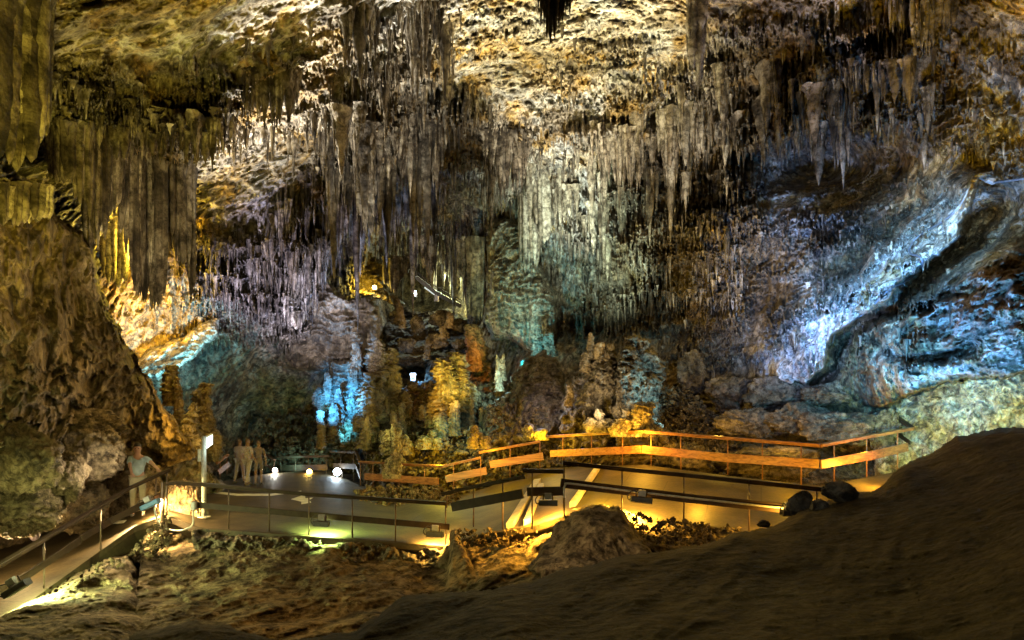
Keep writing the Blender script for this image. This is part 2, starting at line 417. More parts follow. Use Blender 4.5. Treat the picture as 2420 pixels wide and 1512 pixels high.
M['pit'] = rock_mat('pit_rock', (.36, .29, .18), (.24, .19, .115), (.09, .07, .04), rough=.85, stain=.4, bump=.7, scale=1.2, spec=.2, tonecol=(.45, .4, .35))
M['blocks'] = rock_mat('boulder_stone', (.40, .34, .25), (.24, .20, .14), (.08, .065, .05), bump=.9, stain=.45, scale=1.5, tonecol=(.45, .42, .4))

# ------------------------------------------------------------------ the hall: ceiling and far walls, one continuous surface
SHELL_PTS = [(-700,-400,6),(0,-400,8),(800,-400,11),(1400,-400,13),(2200,-400,10),(3000,-400,7),
 (-700,0,7),(0,0,10),(400,0,13),(800,0,17),(1200,0,20),(1700,0,19),(2200,0,16),(2500,0,13),(3000,0,10),
 (100,200,14.5),(400,200,16.5),(700,200,20),(1000,200,24),(1300,200,26),(1700,200,25),(2000,200,22),(2300,200,17),(2800,200,12),
 (-600,500,13),(100,400,17),(300,400,20),(600,400,24),(900,400,29),(1200,400,33),(1500,400,30),(1720,400,27),(1900,400,24),(2300,400,17),(2800,400,13),
 (300,560,24),(600,560,28),(800,560,34),(930,580,56),(1100,580,48),(1250,560,37),(1450,560,32),(1600,560,28.5),(1800,560,25),(2200,560,19.5),(2450,560,16),
 (300,700,25.5),(450,700,27),(600,700,29),(750,700,33),(850,720,42),(960,700,62),(1060,680,60),(1200,700,39),(1400,700,35),(1600,700,29),(1800,700,25),(2100,700,19),(2400,700,15.5),(3000,700,12),
 (400,850,28),(600,850,32),(750,850,34),(950,850,50),(1080,850,48),(1230,850,37),(1400,850,33),(1600,850,29),(1800,850,25.5),(2100,850,20),(2400,850,18),
 (450,1000,30),(600,1000,36),(800,1000,37),(1000,1000,42),(1300,1000,31),(1600,1000,27),(1900,1000,24.5),(2250,1000,21),(2700,1000,20),
 (500,1150,34),(700,1150,38),(900,1150,34),(1200,1150,29),(1500,1150,27),(1900,1150,24),(2300,1150,21),(2800,1150,19)]
us = np.concatenate([np.arange(-620, -20, 8), np.arange(-20, 2440, 2.35), np.arange(2440, 3050, 8)])
vs = np.concatenate([np.arange(-420, -14, 6), np.arange(-14, 1160, 2.35)])
SU, SV = np.meshgrid(us, vs)
SD = Rbf(SHELL_PTS)(SU, SV)
TONE = np.zeros_like(SD)
rng = np.random.RandomState(11)

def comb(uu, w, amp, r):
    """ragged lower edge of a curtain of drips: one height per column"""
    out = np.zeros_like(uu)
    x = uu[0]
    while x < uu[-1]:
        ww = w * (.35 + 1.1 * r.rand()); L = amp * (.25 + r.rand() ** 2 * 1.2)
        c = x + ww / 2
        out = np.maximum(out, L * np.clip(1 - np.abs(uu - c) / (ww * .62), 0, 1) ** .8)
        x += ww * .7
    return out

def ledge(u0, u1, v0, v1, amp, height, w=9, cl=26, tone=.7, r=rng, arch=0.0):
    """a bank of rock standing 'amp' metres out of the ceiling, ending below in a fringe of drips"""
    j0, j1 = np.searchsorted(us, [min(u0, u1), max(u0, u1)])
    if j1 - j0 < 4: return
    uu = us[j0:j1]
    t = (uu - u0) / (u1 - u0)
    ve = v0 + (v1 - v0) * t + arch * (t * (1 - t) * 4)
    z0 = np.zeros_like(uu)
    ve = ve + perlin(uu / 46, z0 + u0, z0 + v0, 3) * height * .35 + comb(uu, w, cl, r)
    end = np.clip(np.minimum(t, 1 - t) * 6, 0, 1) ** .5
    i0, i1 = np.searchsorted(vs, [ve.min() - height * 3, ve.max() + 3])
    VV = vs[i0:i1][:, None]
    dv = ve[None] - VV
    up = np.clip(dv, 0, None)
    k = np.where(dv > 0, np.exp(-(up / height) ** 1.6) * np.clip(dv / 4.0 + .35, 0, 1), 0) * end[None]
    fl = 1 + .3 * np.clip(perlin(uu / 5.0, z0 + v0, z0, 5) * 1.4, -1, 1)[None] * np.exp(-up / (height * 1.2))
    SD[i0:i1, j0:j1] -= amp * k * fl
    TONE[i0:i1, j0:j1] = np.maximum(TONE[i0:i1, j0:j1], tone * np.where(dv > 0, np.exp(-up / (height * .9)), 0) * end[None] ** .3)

# banks seen one by one: (u0,u1,v0,v1, out m, height px, tooth px, tooth length px, darkness)
BANKS = [
 (118,580,250,330,.9,46,9,60,1),(130,330,205,240,.7,30,9,50,1),(330,560,330,300,.8,46,10,60,1),
 (560,760,330,300,.5,26,9,40,.6),(570,800,205,120,.8,10,9,8,0),
 (700,860,500,330,1.0,70,9,90,1),(800,1060,120,150,.8,60,10,120,1),(830,1060,190,170,1.2,30,9,70,1),
 (740,900,330,300,.9,70,9,90,1),(840,1060,330,380,1.2,80,10,120,1),(760,1000,470,500,1.0,70,9,90,1),
 (940,1160,520,560,1.2,60,8,60,.9),(1000,1150,600,610,1.4,50,8,70,.9),
 (470,820,590,540,.9,44,7,50,.7),(500,800,660,640,.8,34,6,40,.5),(560,700,720,740,.8,24,6,40,.3),
 (1130,1250,330,340,1.2,50,9,90,1),(1150,1270,430,440,1.0,44,8,60,.7),(1260,1420,330,360,.7,36,8,40,.3),
 (1400,1560,300,330,1.1,60,8,110,.7),(1480,1720,400,330,1.2,70,8,90,.5),(1550,1760,260,170,1.0,36,8,70,.6),
 (1380,1560,470,500,1.0,60,8,80,.4),(1430,1620,560,560,.8,50,8,70,.5),(1570,1760,470,470,.9,46,6,40,.8),
 (1250,1420,520,560,.7,50,7,50,.2),(1320,1440,660,640,.7,40,7,50,.1),(1360,1480,700,640,.8,50,7,60,.3),
 (1690,1880,310,330,1.6,80,9,50,.8),(1840,2240,330,60,2.2,120,8,50,.7),(1700,1790,420,400,1.6,60,9,60,.6),(1760,1960,270,230,.6,50,8,50,.6),(1900,2100,170,150,.5,40,8,40,.6),
 (1880,2070,470,440,.5,18,5,14,.2),(1860,2000,510,500,.6,16,5,30,0),(2000,2180,450,420,.6,20,5,18,.3),(1900,2010,620,640,.5,20,6,40,.3),
 (1690,1900,640,650,.5,22,6,22,.4),(1560,1740,700,690,.5,20,6,22,.5),(1560,1700,760,770,.6,16,6,26,.4),(1760,1900,560,560,.6,24,6,24,.5),
 (2230,2420,150,120,.8,50,8,40,.3),(2180,2330,250,240,.6,40,7,34,.3),(2210,2420,330,350,.5,34,7,40,.3),
 (1560,1720,590,600,.6,22,6,22,.4),
 (700,800,780,770,.9,40,7,36,.1),(580,680,800,790,.6,30,7,26,.6),
]
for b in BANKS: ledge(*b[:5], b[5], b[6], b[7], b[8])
# small banks in between
def zone_banks(n, box, slope, out, hgt, tooth, cl, tone, keep=None):
    for _ in range(n):
        u = box[0] + rng.rand() * (box[2] - box[0]); v = box[1] + rng.rand() * (box[3] - box[1])
        if keep and not keep(u, v): continue
        w = 22 + 90 * rng.rand()
        s = slope * w
        k = .5 + rng.rand()
        ledge(u - w, u + w, v - s, v + s, out * k, hgt * k, tooth, cl * k, tone * (.5 + .5 * rng.rand()))
PALE0 = [[(500,555),(490,470),(540,400),(600,330),(690,300),(745,330),(735,420),(650,480),(560,540)], [(560,150),(800,50),(806,170),(740,230),(716,170),(640,150),(570,165)], [(1060,0),(1620,0),(1620,120),(1540,230),(1420,300),(1300,360),(1250,300),(1080,200)]]
dark_c = lambda u, v: not any(float(sdf(np.array([float(u)]), np.array([float(v)]), q)[0]) > -30 for q in PALE0)
zone_banks(150, (480, 230, 1120, 640), -.12, .65, 30, 8, 50, 1.0, dark_c)
zone_banks(80, (120, 150, 600, 360), .1, .45, 22, 8, 40, 1.0, dark_c)
zone_banks(90, (1130, 300, 1760, 760), -.1, .55, 26, 7, 46, .6)
zone_banks(60, (1500, 60, 2150, 330), -.3, .5, 26, 8, 40, .7)
zone_banks(60, (470, 560, 830, 800), 0, .6, 22, 6, 36, .5)
zone_banks(90, (1540, 480, 2200, 880), -.15, .45, 18, 6, 24, .5)
zone_banks(30, (560, 20, 1100, 330), -.35, .3, 14, 8, 22, .7)
zone_banks(40, (1060, 20, 1560, 330), -.1, .25, 12, 7, 20, .6)

def line_d(pts):
    best = np.full(SU.shape, 1e9); sgn = np.ones(SU.shape)
    for (x0, y0), (x1, y1) in zip(pts[:-1], pts[1:]):
        dx, dy = x1 - x0, y1 - y0
        t = np.clip(((SU - x0) * dx + (SV - y0) * dy) / (dx * dx + dy * dy), 0, 1)
        q = np.hypot(SU - x0 - t * dx, SV - y0 - t * dy); m = q < best
        sgn = np.where(m, np.sign((SU - x0) * dy - (SV - y0) * dx + 1e-6), sgn); best = np.minimum(best, q)
    return best * sgn
wob = perlin(SU / 40, SV / 40, SU * 0, 61) * 12 + perlin(SU / 13, SV / 13, SU * 0, 62) * 5
# slanting bench on the right wall: soft above, cut sharply below where the cable runs
bl = line_d([(2330,400),(2290,500),(2190,600),(2110,680),(2030,745),(1970,800),(1880,900)]) + wob + perlin(SU / 95, SV / 95, SU * 0, 71) * 34   # positive above the line
if bl[np.searchsorted(vs, 300), np.searchsorted(us, 1900)] < 0: bl = -bl + 2 * wob
bw = 75 + 35 * smooth(2200, 1850, SU)
bench = np.where(bl > 0, np.exp(-(bl / bw) ** 2.4), np.exp(-(bl / 7) ** 2)) * smooth(1740, 1850, SU) * smooth(385, 450, SV) * (1 - smooth(890, 930, SV))
SD -= 2.1 * bench
groove = np.where(bl < 0, np.exp(-((bl + 38) / 24) ** 2), 0) * smooth(1900, 1960, SU) * smooth(420, 520, SV)
SD += 2.4 * groove
SD += 1.3 * np.where(bl > bw, np.exp(-((bl - bw * 1.35) / 26) ** 2), 0) * smooth(1880, 1960, SU) * smooth(430, 520, SV) * (1 - smooth(700, 800, SV))
SD += 3.2 * np.exp(-(((SU - 1960) / 150) ** 2 + ((SV - 395) / 75) ** 2)) * smooth(-4, 6, SV - np.interp(SU, [1700, 1850, 2240], [400, 330, 60]))
# low overhang at the right
ue = np.interp(SU, [1960,1990,2020,2060,2110,2180,2240,2330,2420,3050], [860,905,945,962,952,925,905,893,888,884]) + wob * .5
do = ue - SV + perlin(SU / 22, SV / 22, SU * 0, 63) * 9 + perlin(SU / 9, SV / 9, SU * 0, 64) * 4
over = np.where(do > 0, np.exp(-(do / 250) ** 2) * smooth(0, 5, do) ** .5, 0) * smooth(1985, 2170, SU)
SD -= 3.6 * over
SD += 1.2 * np.exp(-((line_d([(2060,800),(2120,845),(2200,850),(2300,820)]) + wob) / 14) ** 2) * smooth(2040, 2080, SU)
LIP_SHADE = np.exp(-((do - 2) / 12) ** 2) * smooth(1985, 2100, SU)  # undercut shade along the overhang's lip, put into tone and calcite
P = unproj(SU, SV, SD)
g = lambda cu, cv, ru, rv: np.exp(-(((SU - cu) / ru) ** 2 + ((SV - cv) / rv) ** 2))
shin = .08 + .5 * g(1720, 680, 260, 180) + .5 * g(2250, 330, 260, 200) + .12 * g(2200, 700, 350, 200) + .35 * g(800, 820, 220, 130)
flu = .10 + .22 * smooth(300, 420, SV) * (1 - smooth(720, 860, SV)) * (1 - smooth(1650, 1800, SU)) + .12 * g(500, 600, 300, 150)
pit = 1.0 + 2.4 * g(1300, 120, 330, 260) + .8 * g(660, 200, 260, 200)
disp = relief(P, rough=.55, shin=shin, flu=flu, seed=1, fine=pit)
# slanting strata of the right wall and its overhang
disp += .30 * np.clip(bench + over + .6 * g(2250, 620, 250, 120), 0, 1) * (ridge(np.stack([P[..., 0] * .5 + P[..., 2] * .2, P[..., 1] * .5, P[..., 2] * 1.3 - P[..., 0] * .75], -1), 1.7, 4, .6, 33) - 1.2)
# slanting strata of the left ceiling
disp += .28 * (g(650, 430, 200, 160) + g(680, 120, 260, 140)) * ridge(np.stack([P[..., 0] * .35 + P[..., 2] * .9, P[..., 1] * .35, P[..., 2] * 1.2 - P[..., 0] * .5], -1), 1.1, 3, .55, 31)
disp *= 1 - .35 * bench
crag = np.clip(fbm(P, .5, 2, .5, 50) + .15, 0, 1)
disp += crag * (ridge(P, 1.1, 5, .62, 51) - 1.3) * .34 + (fbm(P, 3.5, 3, .6, 53)) * .09
SD2 = SD - disp
P = unproj(SU, SV, SD2)
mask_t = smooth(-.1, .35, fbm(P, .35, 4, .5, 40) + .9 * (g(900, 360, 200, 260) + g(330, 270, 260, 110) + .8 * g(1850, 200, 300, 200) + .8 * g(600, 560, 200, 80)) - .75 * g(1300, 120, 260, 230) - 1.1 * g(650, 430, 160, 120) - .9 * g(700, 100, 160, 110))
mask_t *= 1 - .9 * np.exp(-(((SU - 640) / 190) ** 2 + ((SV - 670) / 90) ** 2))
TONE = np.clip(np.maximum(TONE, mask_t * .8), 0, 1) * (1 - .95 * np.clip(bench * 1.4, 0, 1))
TONE = np.clip(TONE + .9 * smooth(.05, .35, fbm(P, .55, 4, .6, 66)) * (1 - np.clip(bench * 1.5, 0, 1)) * smooth(1650, 1850, SU), 0, 1)  # noisy mineral patches off the bench, also standing in for hollow and groove shade
TONE = np.maximum(TONE, LIP_SHADE * 1.6)
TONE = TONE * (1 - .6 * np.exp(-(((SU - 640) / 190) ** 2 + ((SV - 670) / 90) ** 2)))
def shell_piece(name, i0, i1, mat):
    n, m = i1 - i0, len(us)
    idx = np.arange(n * m).reshape(n, m)
    Q = np.stack([idx[:-1, :-1], idx[1:, :-1], idx[1:, 1:], idx[:-1, 1:]], -1).reshape(-1, 4)
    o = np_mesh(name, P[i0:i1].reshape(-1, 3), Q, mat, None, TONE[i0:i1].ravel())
    a = o.data.attributes.new('calcite', 'FLOAT', 'POINT'); a.data.foreach_set('value', np.ascontiguousarray(CALC[i0:i1].ravel(), np.float32))
    return o
CALC = np.clip(np.clip(bench * 1.6, 0, 1) + .85 * over + .7 * g(640, 680, 190, 110) + .6 * g(1330, 560, 160, 180), 0, 1) * smooth(-.45, .05, fbm(P, .8, 4, .6, 90))
CALC = np.clip(CALC + .85 * smooth(.10, .45, fbm(P, .42, 4, .6, 95)) * (SV < 560), 0, 1) * (1 - np.clip(LIP_SHADE * 1.5, 0, 1))
isp = int(np.searchsorted(vs, 560))
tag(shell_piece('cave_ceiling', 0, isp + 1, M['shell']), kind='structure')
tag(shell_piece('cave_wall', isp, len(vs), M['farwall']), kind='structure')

def shell_d(u, v):
    j = int(np.clip(np.searchsorted(us, u), 0, len(us) - 1)); i = int(np.clip(np.searchsorted(vs, v), 0, len(vs) - 1))
    return float(SD2[i, j])

# ------------------------------------------------------------------ nearer bodies of rock
lw = patch('rock_wall', [(-700,430),(0,470),(130,500),(205,545),(240,660),(268,740),(300,800),(335,855),(372,925),(398,975),(430,1010),(470,1060),(500,1100),(530,1150),(545,1240),(300,1300),(0,1360),(-700,1600)],
   [(-700,430,8),(0,500,12.5),(150,560,15),(230,680,17.5),(-600,900,7),(0,800,12.5),(200,800,16.5),(330,900,19),(0,1000,13.5),(120,1050,16.0),(250,1000,18.5),(400,1050,21),(520,1150,24),(60,1180,17.5),(0,1260,18.5),(150,1250,20.5),(300,1230,21.5),(520,1240,25),(-600,1500,10),(0,1360,18.5)],
   M['wall'], style=dict(rough=.9, shin=.42, flu=.0, seed=21, fine=1.1, big=.42), rim=(26, 2.2), jit=(14, 50), seed=5)
tag(lw, kind='structure')

gw = patch('rock_wall', [(3000,860),(2420,880),(2250,895),(2130,940),(2080,990),(2060,1180),(3000,1200)],
   [(3000,900,15),(2420,900,17.5),(2250,920,19.5),(2100,980,21),(2100,1150,21),(2420,1100,17.5),(3000,1150,15)],
   M['shell'], style=dict(rough=.35, shin=.12, seed=52, fine=2.2), rim=(10, .6), seed=15)
tag(gw, kind='structure')

# foreground
fg = patch('rock_slope', [(3200,960),(2419,1012),(2330,1012),(2255,1030),(2205,1072),(2150,1088),(2105,1118),(2068,1158),(1990,1168),(1900,1198),(1830,1240),(1740,1256),(1650,1290),(1520,1306),(1400,1330),(1280,1362),(1170,1390),(1060,1400),(960,1402),(900,1440),(840,1490),(740,1505),(600,1540),(500,1900),(3200,1900)],
   [(3200,980,6),(2419,1030,10.2),(2200,1090,10.8),(2060,1180,9.6),(1800,1260,8.8),(1520,1320,8.3),(1280,1375,7.8),(1060,1415,7.2),(900,1460,6.6),(700,1530,6.2),(1200,1512,4.9),(1800,1512,4.2),(2419,1512,3.4),(2419,1250,5.6),(1900,1380,6.2),(1500,1420,6.0),(3200,1512,2.2),(1200,1800,3.0),(2400,1900,1.9)],
   M['ground'], style=dict(rough=.14, shin=.0, seed=71, fine=.40, fold=.34), rim=(24, 1.2), jit=(9, 70), seed=21)
tag(fg, kind='structure')
FGR = Rbf([(3200,980,6),(2419,1030,10.2),(2200,1090,10.8),(2060,1180,9.6),(1800,1260,8.8),(1520,1320,8.3),(1280,1375,7.8),(1060,1415,7.2),(900,1460,6.6),(700,1530,6.2),(1200,1512,4.9),(1800,1512,4.2),(2419,1512,3.4),(2419,1250,5.6),(1900,1380,6.2),(1500,1420,6.0),(3200,1512,2.2),(1200,1800,3.0),(2400,1900,1.9)])
FGD = lambda u, v: float(FGR(np.array([float(u)]), np.array([float(v)]))[0]) - .04

pt = patch('pit_rock', [(345,1235),(470,1242),(600,1252),(800,1270),(1060,1284),(1080,1262),(1200,1252),(1262,1245),(1330,1205),(1420,1190),(1500,1210),(1620,1232),(1780,1256),(1900,1300),(1900,1500),(1100,1560),(300,1560),(320,1400)],
   [(360,1250,17.3),(600,1262,16.9),(1060,1290,16.4),(1250,1262,15.8),(1420,1200,14.9),(1620,1240,15.3),(1800,1262,14.6),
    (400,1320,16.6),(520,1285,16.8),(800,1300,16.8),(1050,1330,16.5),(1250,1330,15.3),(700,1400,14.8),(900,1400,14.6),(1000,1410,14.9),(400,1512,11.6),(700,1512,11.6),(1000,1512,11.4),(1450,1280,13.6),(1600,1300,14.2),(1300,1400,13),(1800,1400,12)],
   M['pit'], style=dict(rough=.45, seed=81, fine=1.0, fold=.35), rim=(8, .5), jit=(4, 40), seed=24)
tag(pt, kind='structure')

lr = patch('rock_ridge', [(-500,1620),(-500,1560),(0,1455),(60,1420),(130,1385),(200,1345),(250,1318),(300,1312),(325,1345),(338,1400),(352,1460),(380,1530),(380,1620)],
   [(-500,1600,7),(0,1470,11.2),(110,1400,13.2),(240,1325,14.6),(310,1330,14.6),(340,1430,13.2),(370,1520,11.5),(0,1512,10.4),(180,1450,11.9),(250,1512,10.6),(-400,1620,6.5)],
   M['pit'], style=dict(rough=.45, seed=91, fine=1.0), rim=(26, 1.6), jit=(6, 50), seed=27)
tag(lr, kind='structure')
nr = patch('rock_ridge', [(300,1700),(300,1500),(345,1488),(400,1478),(470,1466),(540,1480),(600,1498),(660,1515),(700,1700)],
   [(300,1500,8),(470,1475,8),(700,1530,7.5),(300,1700,5),(700,1700,5)], M['ground'], style=dict(rough=.12, seed=95, fine=.6), rim=(18, 1.0), seed=29)
tag(nr, kind='structure')
mo = patch('boulder', [(1245,1345),(1285,1275),(1325,1228),(1372,1202),(1420,1190),(1462,1196),(1492,1232),(1528,1282),(1545,1312),(1480,1330),(1400,1350),(1300,1390)],
   [(1300,1260,14.2),(1420,1195,14.4),(1500,1240,14.2),(1400,1280,12.9),(1300,1380,12.6),(1530,1310,13.2)], M['pit'], style=dict(rough=.45, seed=99, fine=.9, fold=.35), rim=(14, 1.0), jit=(8, 30), seed=33, step=2)
tag(mo, 'pointed rock mound with a dark rugged face in front of the near right railing', 'rock')
mw = patch("retaining_wall", [(452,1252),(640,1266),(840,1281),(1056,1297),(1056,1395),(960,1372),(870,1335),(770,1312),(640,1312),(520,1312),(455,1300)],
   [(460,1260,16.85),(1050,1300,16.55),(460,1300,16.5),(1050,1390,16.0),(760,1300,16.4)], M['blocks'], style=dict(rough=.12, seed=100, fine=2.6), rim=(4, .2), jit=(5, 30), seed=34, step=2)
tag(mw, kind='structure')
# wedge of smooth rock standing between the two railings
wd = patch('rock_wedge', [(1062,1252),(1078,1248),(1096,1290),(1125,1345),(1150,1400),(1040,1410),(1058,1330)],
   [(1070,1255,16.2),(1050,1400,14.6),(1145,1400,14.2),(1100,1300,15.4)], M['pit'], style=dict(rough=.15, seed=97, fine=.6), rim=(16, .8), jit=(3, 30), seed=31, step=2)
tag(wd, 'smooth pale wedge of rock under the gap between the two near railings', 'rock')

# ------------------------------------------------------------------ dripstone builders
def tube_arrays(tubes, sides=7, rings=9):
    """tubes: (x, y, ztop, length, radius, blunt, seed) -> hanging tapered drips with an uneven skin"""
    Vs, Qs, Ts, base = [], [], [], 0
    an = np.linspace(0, 2 * np.pi, sides, endpoint=False)
    t = np.linspace(0, 1, rings) ** .85
    quad = []
    for i in range(rings - 1):
        for j in range(sides):
            quad.append((i * sides + j, i * sides + (j + 1) % sides, (i + 1) * sides + (j + 1) % sides, (i + 1) * sides + j))
    quad = np.array(quad)
    for (x, y, z, L, r, blunt, sd) in tubes:
        rr = np.random.RandomState(int(sd) % 100000)
        prof = (1 - t ** blunt) ** (.8 if blunt < 2 else .6) * (1 + .5 * np.exp(-t * 9))
        rgh = .30 if blunt < 3 else .07
        prof = prof * np.clip(1 + rgh * np.cumsum(rr.randn(rings)) / math.sqrt(rings) + rgh * .4 * rr.randn(rings), .3, 2)
        prof[-1] = .02
        ph = rr.rand() * 6.28
        rad = r * prof[:, None] * (1 + .22 * np.sin(an * 2 + ph) + .16 * np.sin(an * 3 + ph * 2.3) + .07 * rr.randn(rings, sides))
        lx, ly = rr.randn(2) * (.022 if blunt < 3 else .006) * L
        bx = lx * t + rr.randn() * .12 * r * np.sin(t * 5); by = ly * t
        V = np.stack([x + bx[:, None] + rad * np.cos(an), y + by[:, None] + rad * np.sin(an), np.broadcast_to((z - t * L)[:, None], rad.shape)], -1).reshape(-1, 3)
        Vs.append(V); Qs.append(quad + base); base += len(V)
        Ts.append(np.full(len(V), np.clip(.5 + .5 * rr.randn(), 0, 1)))
    return np.concatenate(Vs), np.concatenate(Qs), np.concatenate(Ts)

def tubes_obj(name, tubes, mat, parent=None, sides=7, rings=9, org=None):
    V, Q, T = tube_arrays(tubes, sides, rings)
    if org is not None: V = V - np.array(org)
    o = np_mesh(name, V, Q, mat, parent, T)
    if org is not None: o.location = org
    return o

def drip(u, v0, v1, d, r, blunt=1.4, seed=0):
    a = at(u, v0, d); L = (v1 - v0) / F * d
    return (a.x, a.y, a.z, L, r, blunt, seed)

def curtain(name, edge, mat, label, cat='curtain', group=None, pw=.09, depth=.35, sides=8, rings=18, seed=0, blunt=6, rag=.12, layers=2, snap=True):
    """edge: (u, v_top, v_bottom, d) along the curtain; a row of fused pipes, each with its own length"""
    r = np.random.RandomState(seed + 100)
    e = np.array(edge, float); tubes = []
    if snap: e[:, 3] = [shell_d(a[0], max(a[1], -20)) - .12 for a in e]
    for k in range(layers):
        pts = [at(a[0], a[1], a[3]) for a in e]
        seg = [(pts[i + 1] - pts[i]).xy.length for i in range(len(pts) - 1)]
        tot = sum(seg); s = 0
        while s < tot:
            acc = 0
            for i, L in enumerate(seg):
                if s <= acc + L: break
                acc += L
            t = min(1, (s - acc) / max(L, 1e-6)); a = e[i] * (1 - t) + e[i + 1] * t
            d = a[3] + k * pw * 1.2 + abs(r.randn()) * depth * .35
            h = a[2] - a[1]
            low = a[2] - h * rag * abs(r.randn()) - (0 if k == 0 else h * .02)
            rad = pw * (.55 + r.rand() * .9)
            tubes.append(drip(a[0] + r.randn() * 1.0, a[1] + r.randn() * 3, low, d, rad, blunt * (.6 + .7 * r.rand()), seed * 1000 + len(tubes)))
            s += rad * 1.25
    o = tubes_obj(name, tubes, mat, None, sides, rings)
    return tag(o, label, cat, group)

def lathe(name, u, vb, vt, d, w, mat, label=None, cat=None, group=None, seed=0, plates=6, lump=.3, taper=.35, lean=0.0, detail=1.0, parent=None, blunt=3.0, shin=.0, flat=1.0):
    """stalagmite or column: stacked, lumpy, wider below; u, base row, top row, distance, half width in metres"""
    b, t_ = at(u, vb, d), at(u, vt, d); Hh = t_.z - b.z
    nS = int(52 * detail) + 16; nR = int(80 * detail) + 20
    an = np.linspace(0, 2 * np.pi, nS, endpoint=False)[None, :]; t = np.linspace(0, 1, nR)[:, None]
    rr = np.random.RandomState(seed)
    prof = (1 - taper * t) * np.clip(1 - t ** (blunt * 4), 0, 1) ** .5
    ppn = np.stack([np.cos(an) + 0 * t + seed, np.sin(an) + 0 * t, t * Hh / max(w, .1) * .5 + 0 * an], -1)
    q = t * plates + rr.rand() + 1.1 * fbm(ppn, .8, 3, .6, seed % 19)
    f = q - np.floor(q)
    prof = prof * (1 + lump * .7 * ((1 - f) ** .7 * smooth(0, .25, f) - .35) * (.6 + .8 * fbm(ppn, .5, 2, .5, seed % 7 + 3)))
    wob = .18 * w * np.sin(t * 5 + rr.rand() * 6)
    x = b.x + lean * Hh * t + wob + w * prof * np.cos(an); y = b.y + w * flat * prof * np.sin(an); z = b.z + Hh * t + 0 * an
    Pn = np.stack([x, y, z], -1)
    cx = b.x + lean * Hh * t + wob; nx = np.cos(an) + 0 * t; ny = np.sin(an) + 0 * t
    dsp = w * .24 * fbm(Pn, .9 / w, 3, .55, seed + 1) + w * .15 * (ridge(Pn, 1.7 / w, 3, .55, seed + 2, .14) - 1.2) + w * .04 * fbm(Pn, 6 / w, 2, .5, seed + 6)
    dsp = dsp + (shin * .8 + .34 * w) * (shingle(Pn, 1.5 / max(w, .3), seed) - .3)
    dsp = dsp * (prof > .02)
    Pn[..., 0] += nx * dsp; Pn[..., 1] += ny * dsp; Pn[..., 2] += dsp * .25 * (t > .9)
    n = nR; m = nS
    idx = np.arange(n * m).reshape(n, m); nxt = np.roll(idx, -1, 1)
    Q = np.stack([idx[:-1], nxt[:-1], nxt[1:], idx[1:]], -1).reshape(-1, 4)
    V = Pn.reshape(-1, 3) - np.array(b)
    o = np_mesh(name, V, Q, mat, parent, np.clip(.4 + .4 * fbm(Pn, .8, 2, .5, seed + 5), 0, 1).ravel())
    o.location = b
    return tag(o, label, cat, group)

def rock_arrays(size, seed, facets=9, rough=.18, n=1.0, cut=.72):
    nS, nR = int(56 * n), int(36 * n)
    an = np.linspace(0, 2 * np.pi, nS, endpoint=False)[None, :]; la = np.linspace(-np.pi / 2, np.pi / 2, nR)[:, None]
    D = np.stack([np.cos(la) * np.cos(an), np.cos(la) * np.sin(an), np.sin(la) + 0 * an], -1)
    rr = np.random.RandomState(seed)
    R = np.ones(D.shape[:2])
    for k in range(facets):
        nv = rr.randn(3); nv /= np.linalg.norm(nv)
        c = cut + .18 * rr.rand()
        dt = D @ nv
        R = np.where(dt > .05, np.minimum(R, c / np.maximum(dt, .05)), R)
    off = rr.rand(3) * 50
    Q_ = D * R[..., None] * 1.0 + off
    R = R * (1 + rough * fbm(Q_, 1.6, 4, .6, seed % 17) + rough * .6 * (ridge(Q_, 3.0, 4, .6, seed % 13) - 1))
    V = (D * R[..., None] * np.array(size)).reshape(-1, 3)
    idx = np.arange(nR * nS).reshape(nR, nS); nxt = np.roll(idx, -1, 1)
    Q = np.stack([idx[:-1], nxt[:-1], nxt[1:], idx[1:]], -1).reshape(-1, 4)
    return V, Q

def boulder(name, u, v, d, wu, wv, mat, label=None, cat='boulder', group=None, seed=0, facets=9, rough=.16, n=1.0, rot=0.0, deep=.8, cut=.72):
    """u, v centre; wu, wv half sizes as seen, in picture units at distance d"""
    sx, sz = wu / F * d, wv / F * d
    V, Q = rock_arrays((sx, sx * deep, sz), seed, facets, rough, n, cut)
    o = np_mesh(name, V, Q, mat, None, np.clip(.4 + .4 * fbm(V, .9, 2, .5, seed % 11), 0, 1))
    o.location = at(u, v, d); o.rotation_euler = (0, rot, 0)
    return tag(o, label, cat, group)

# ------------------------------------------------------------------ stalactites on the ceiling
DM, PM = M['drip'], M['pale']
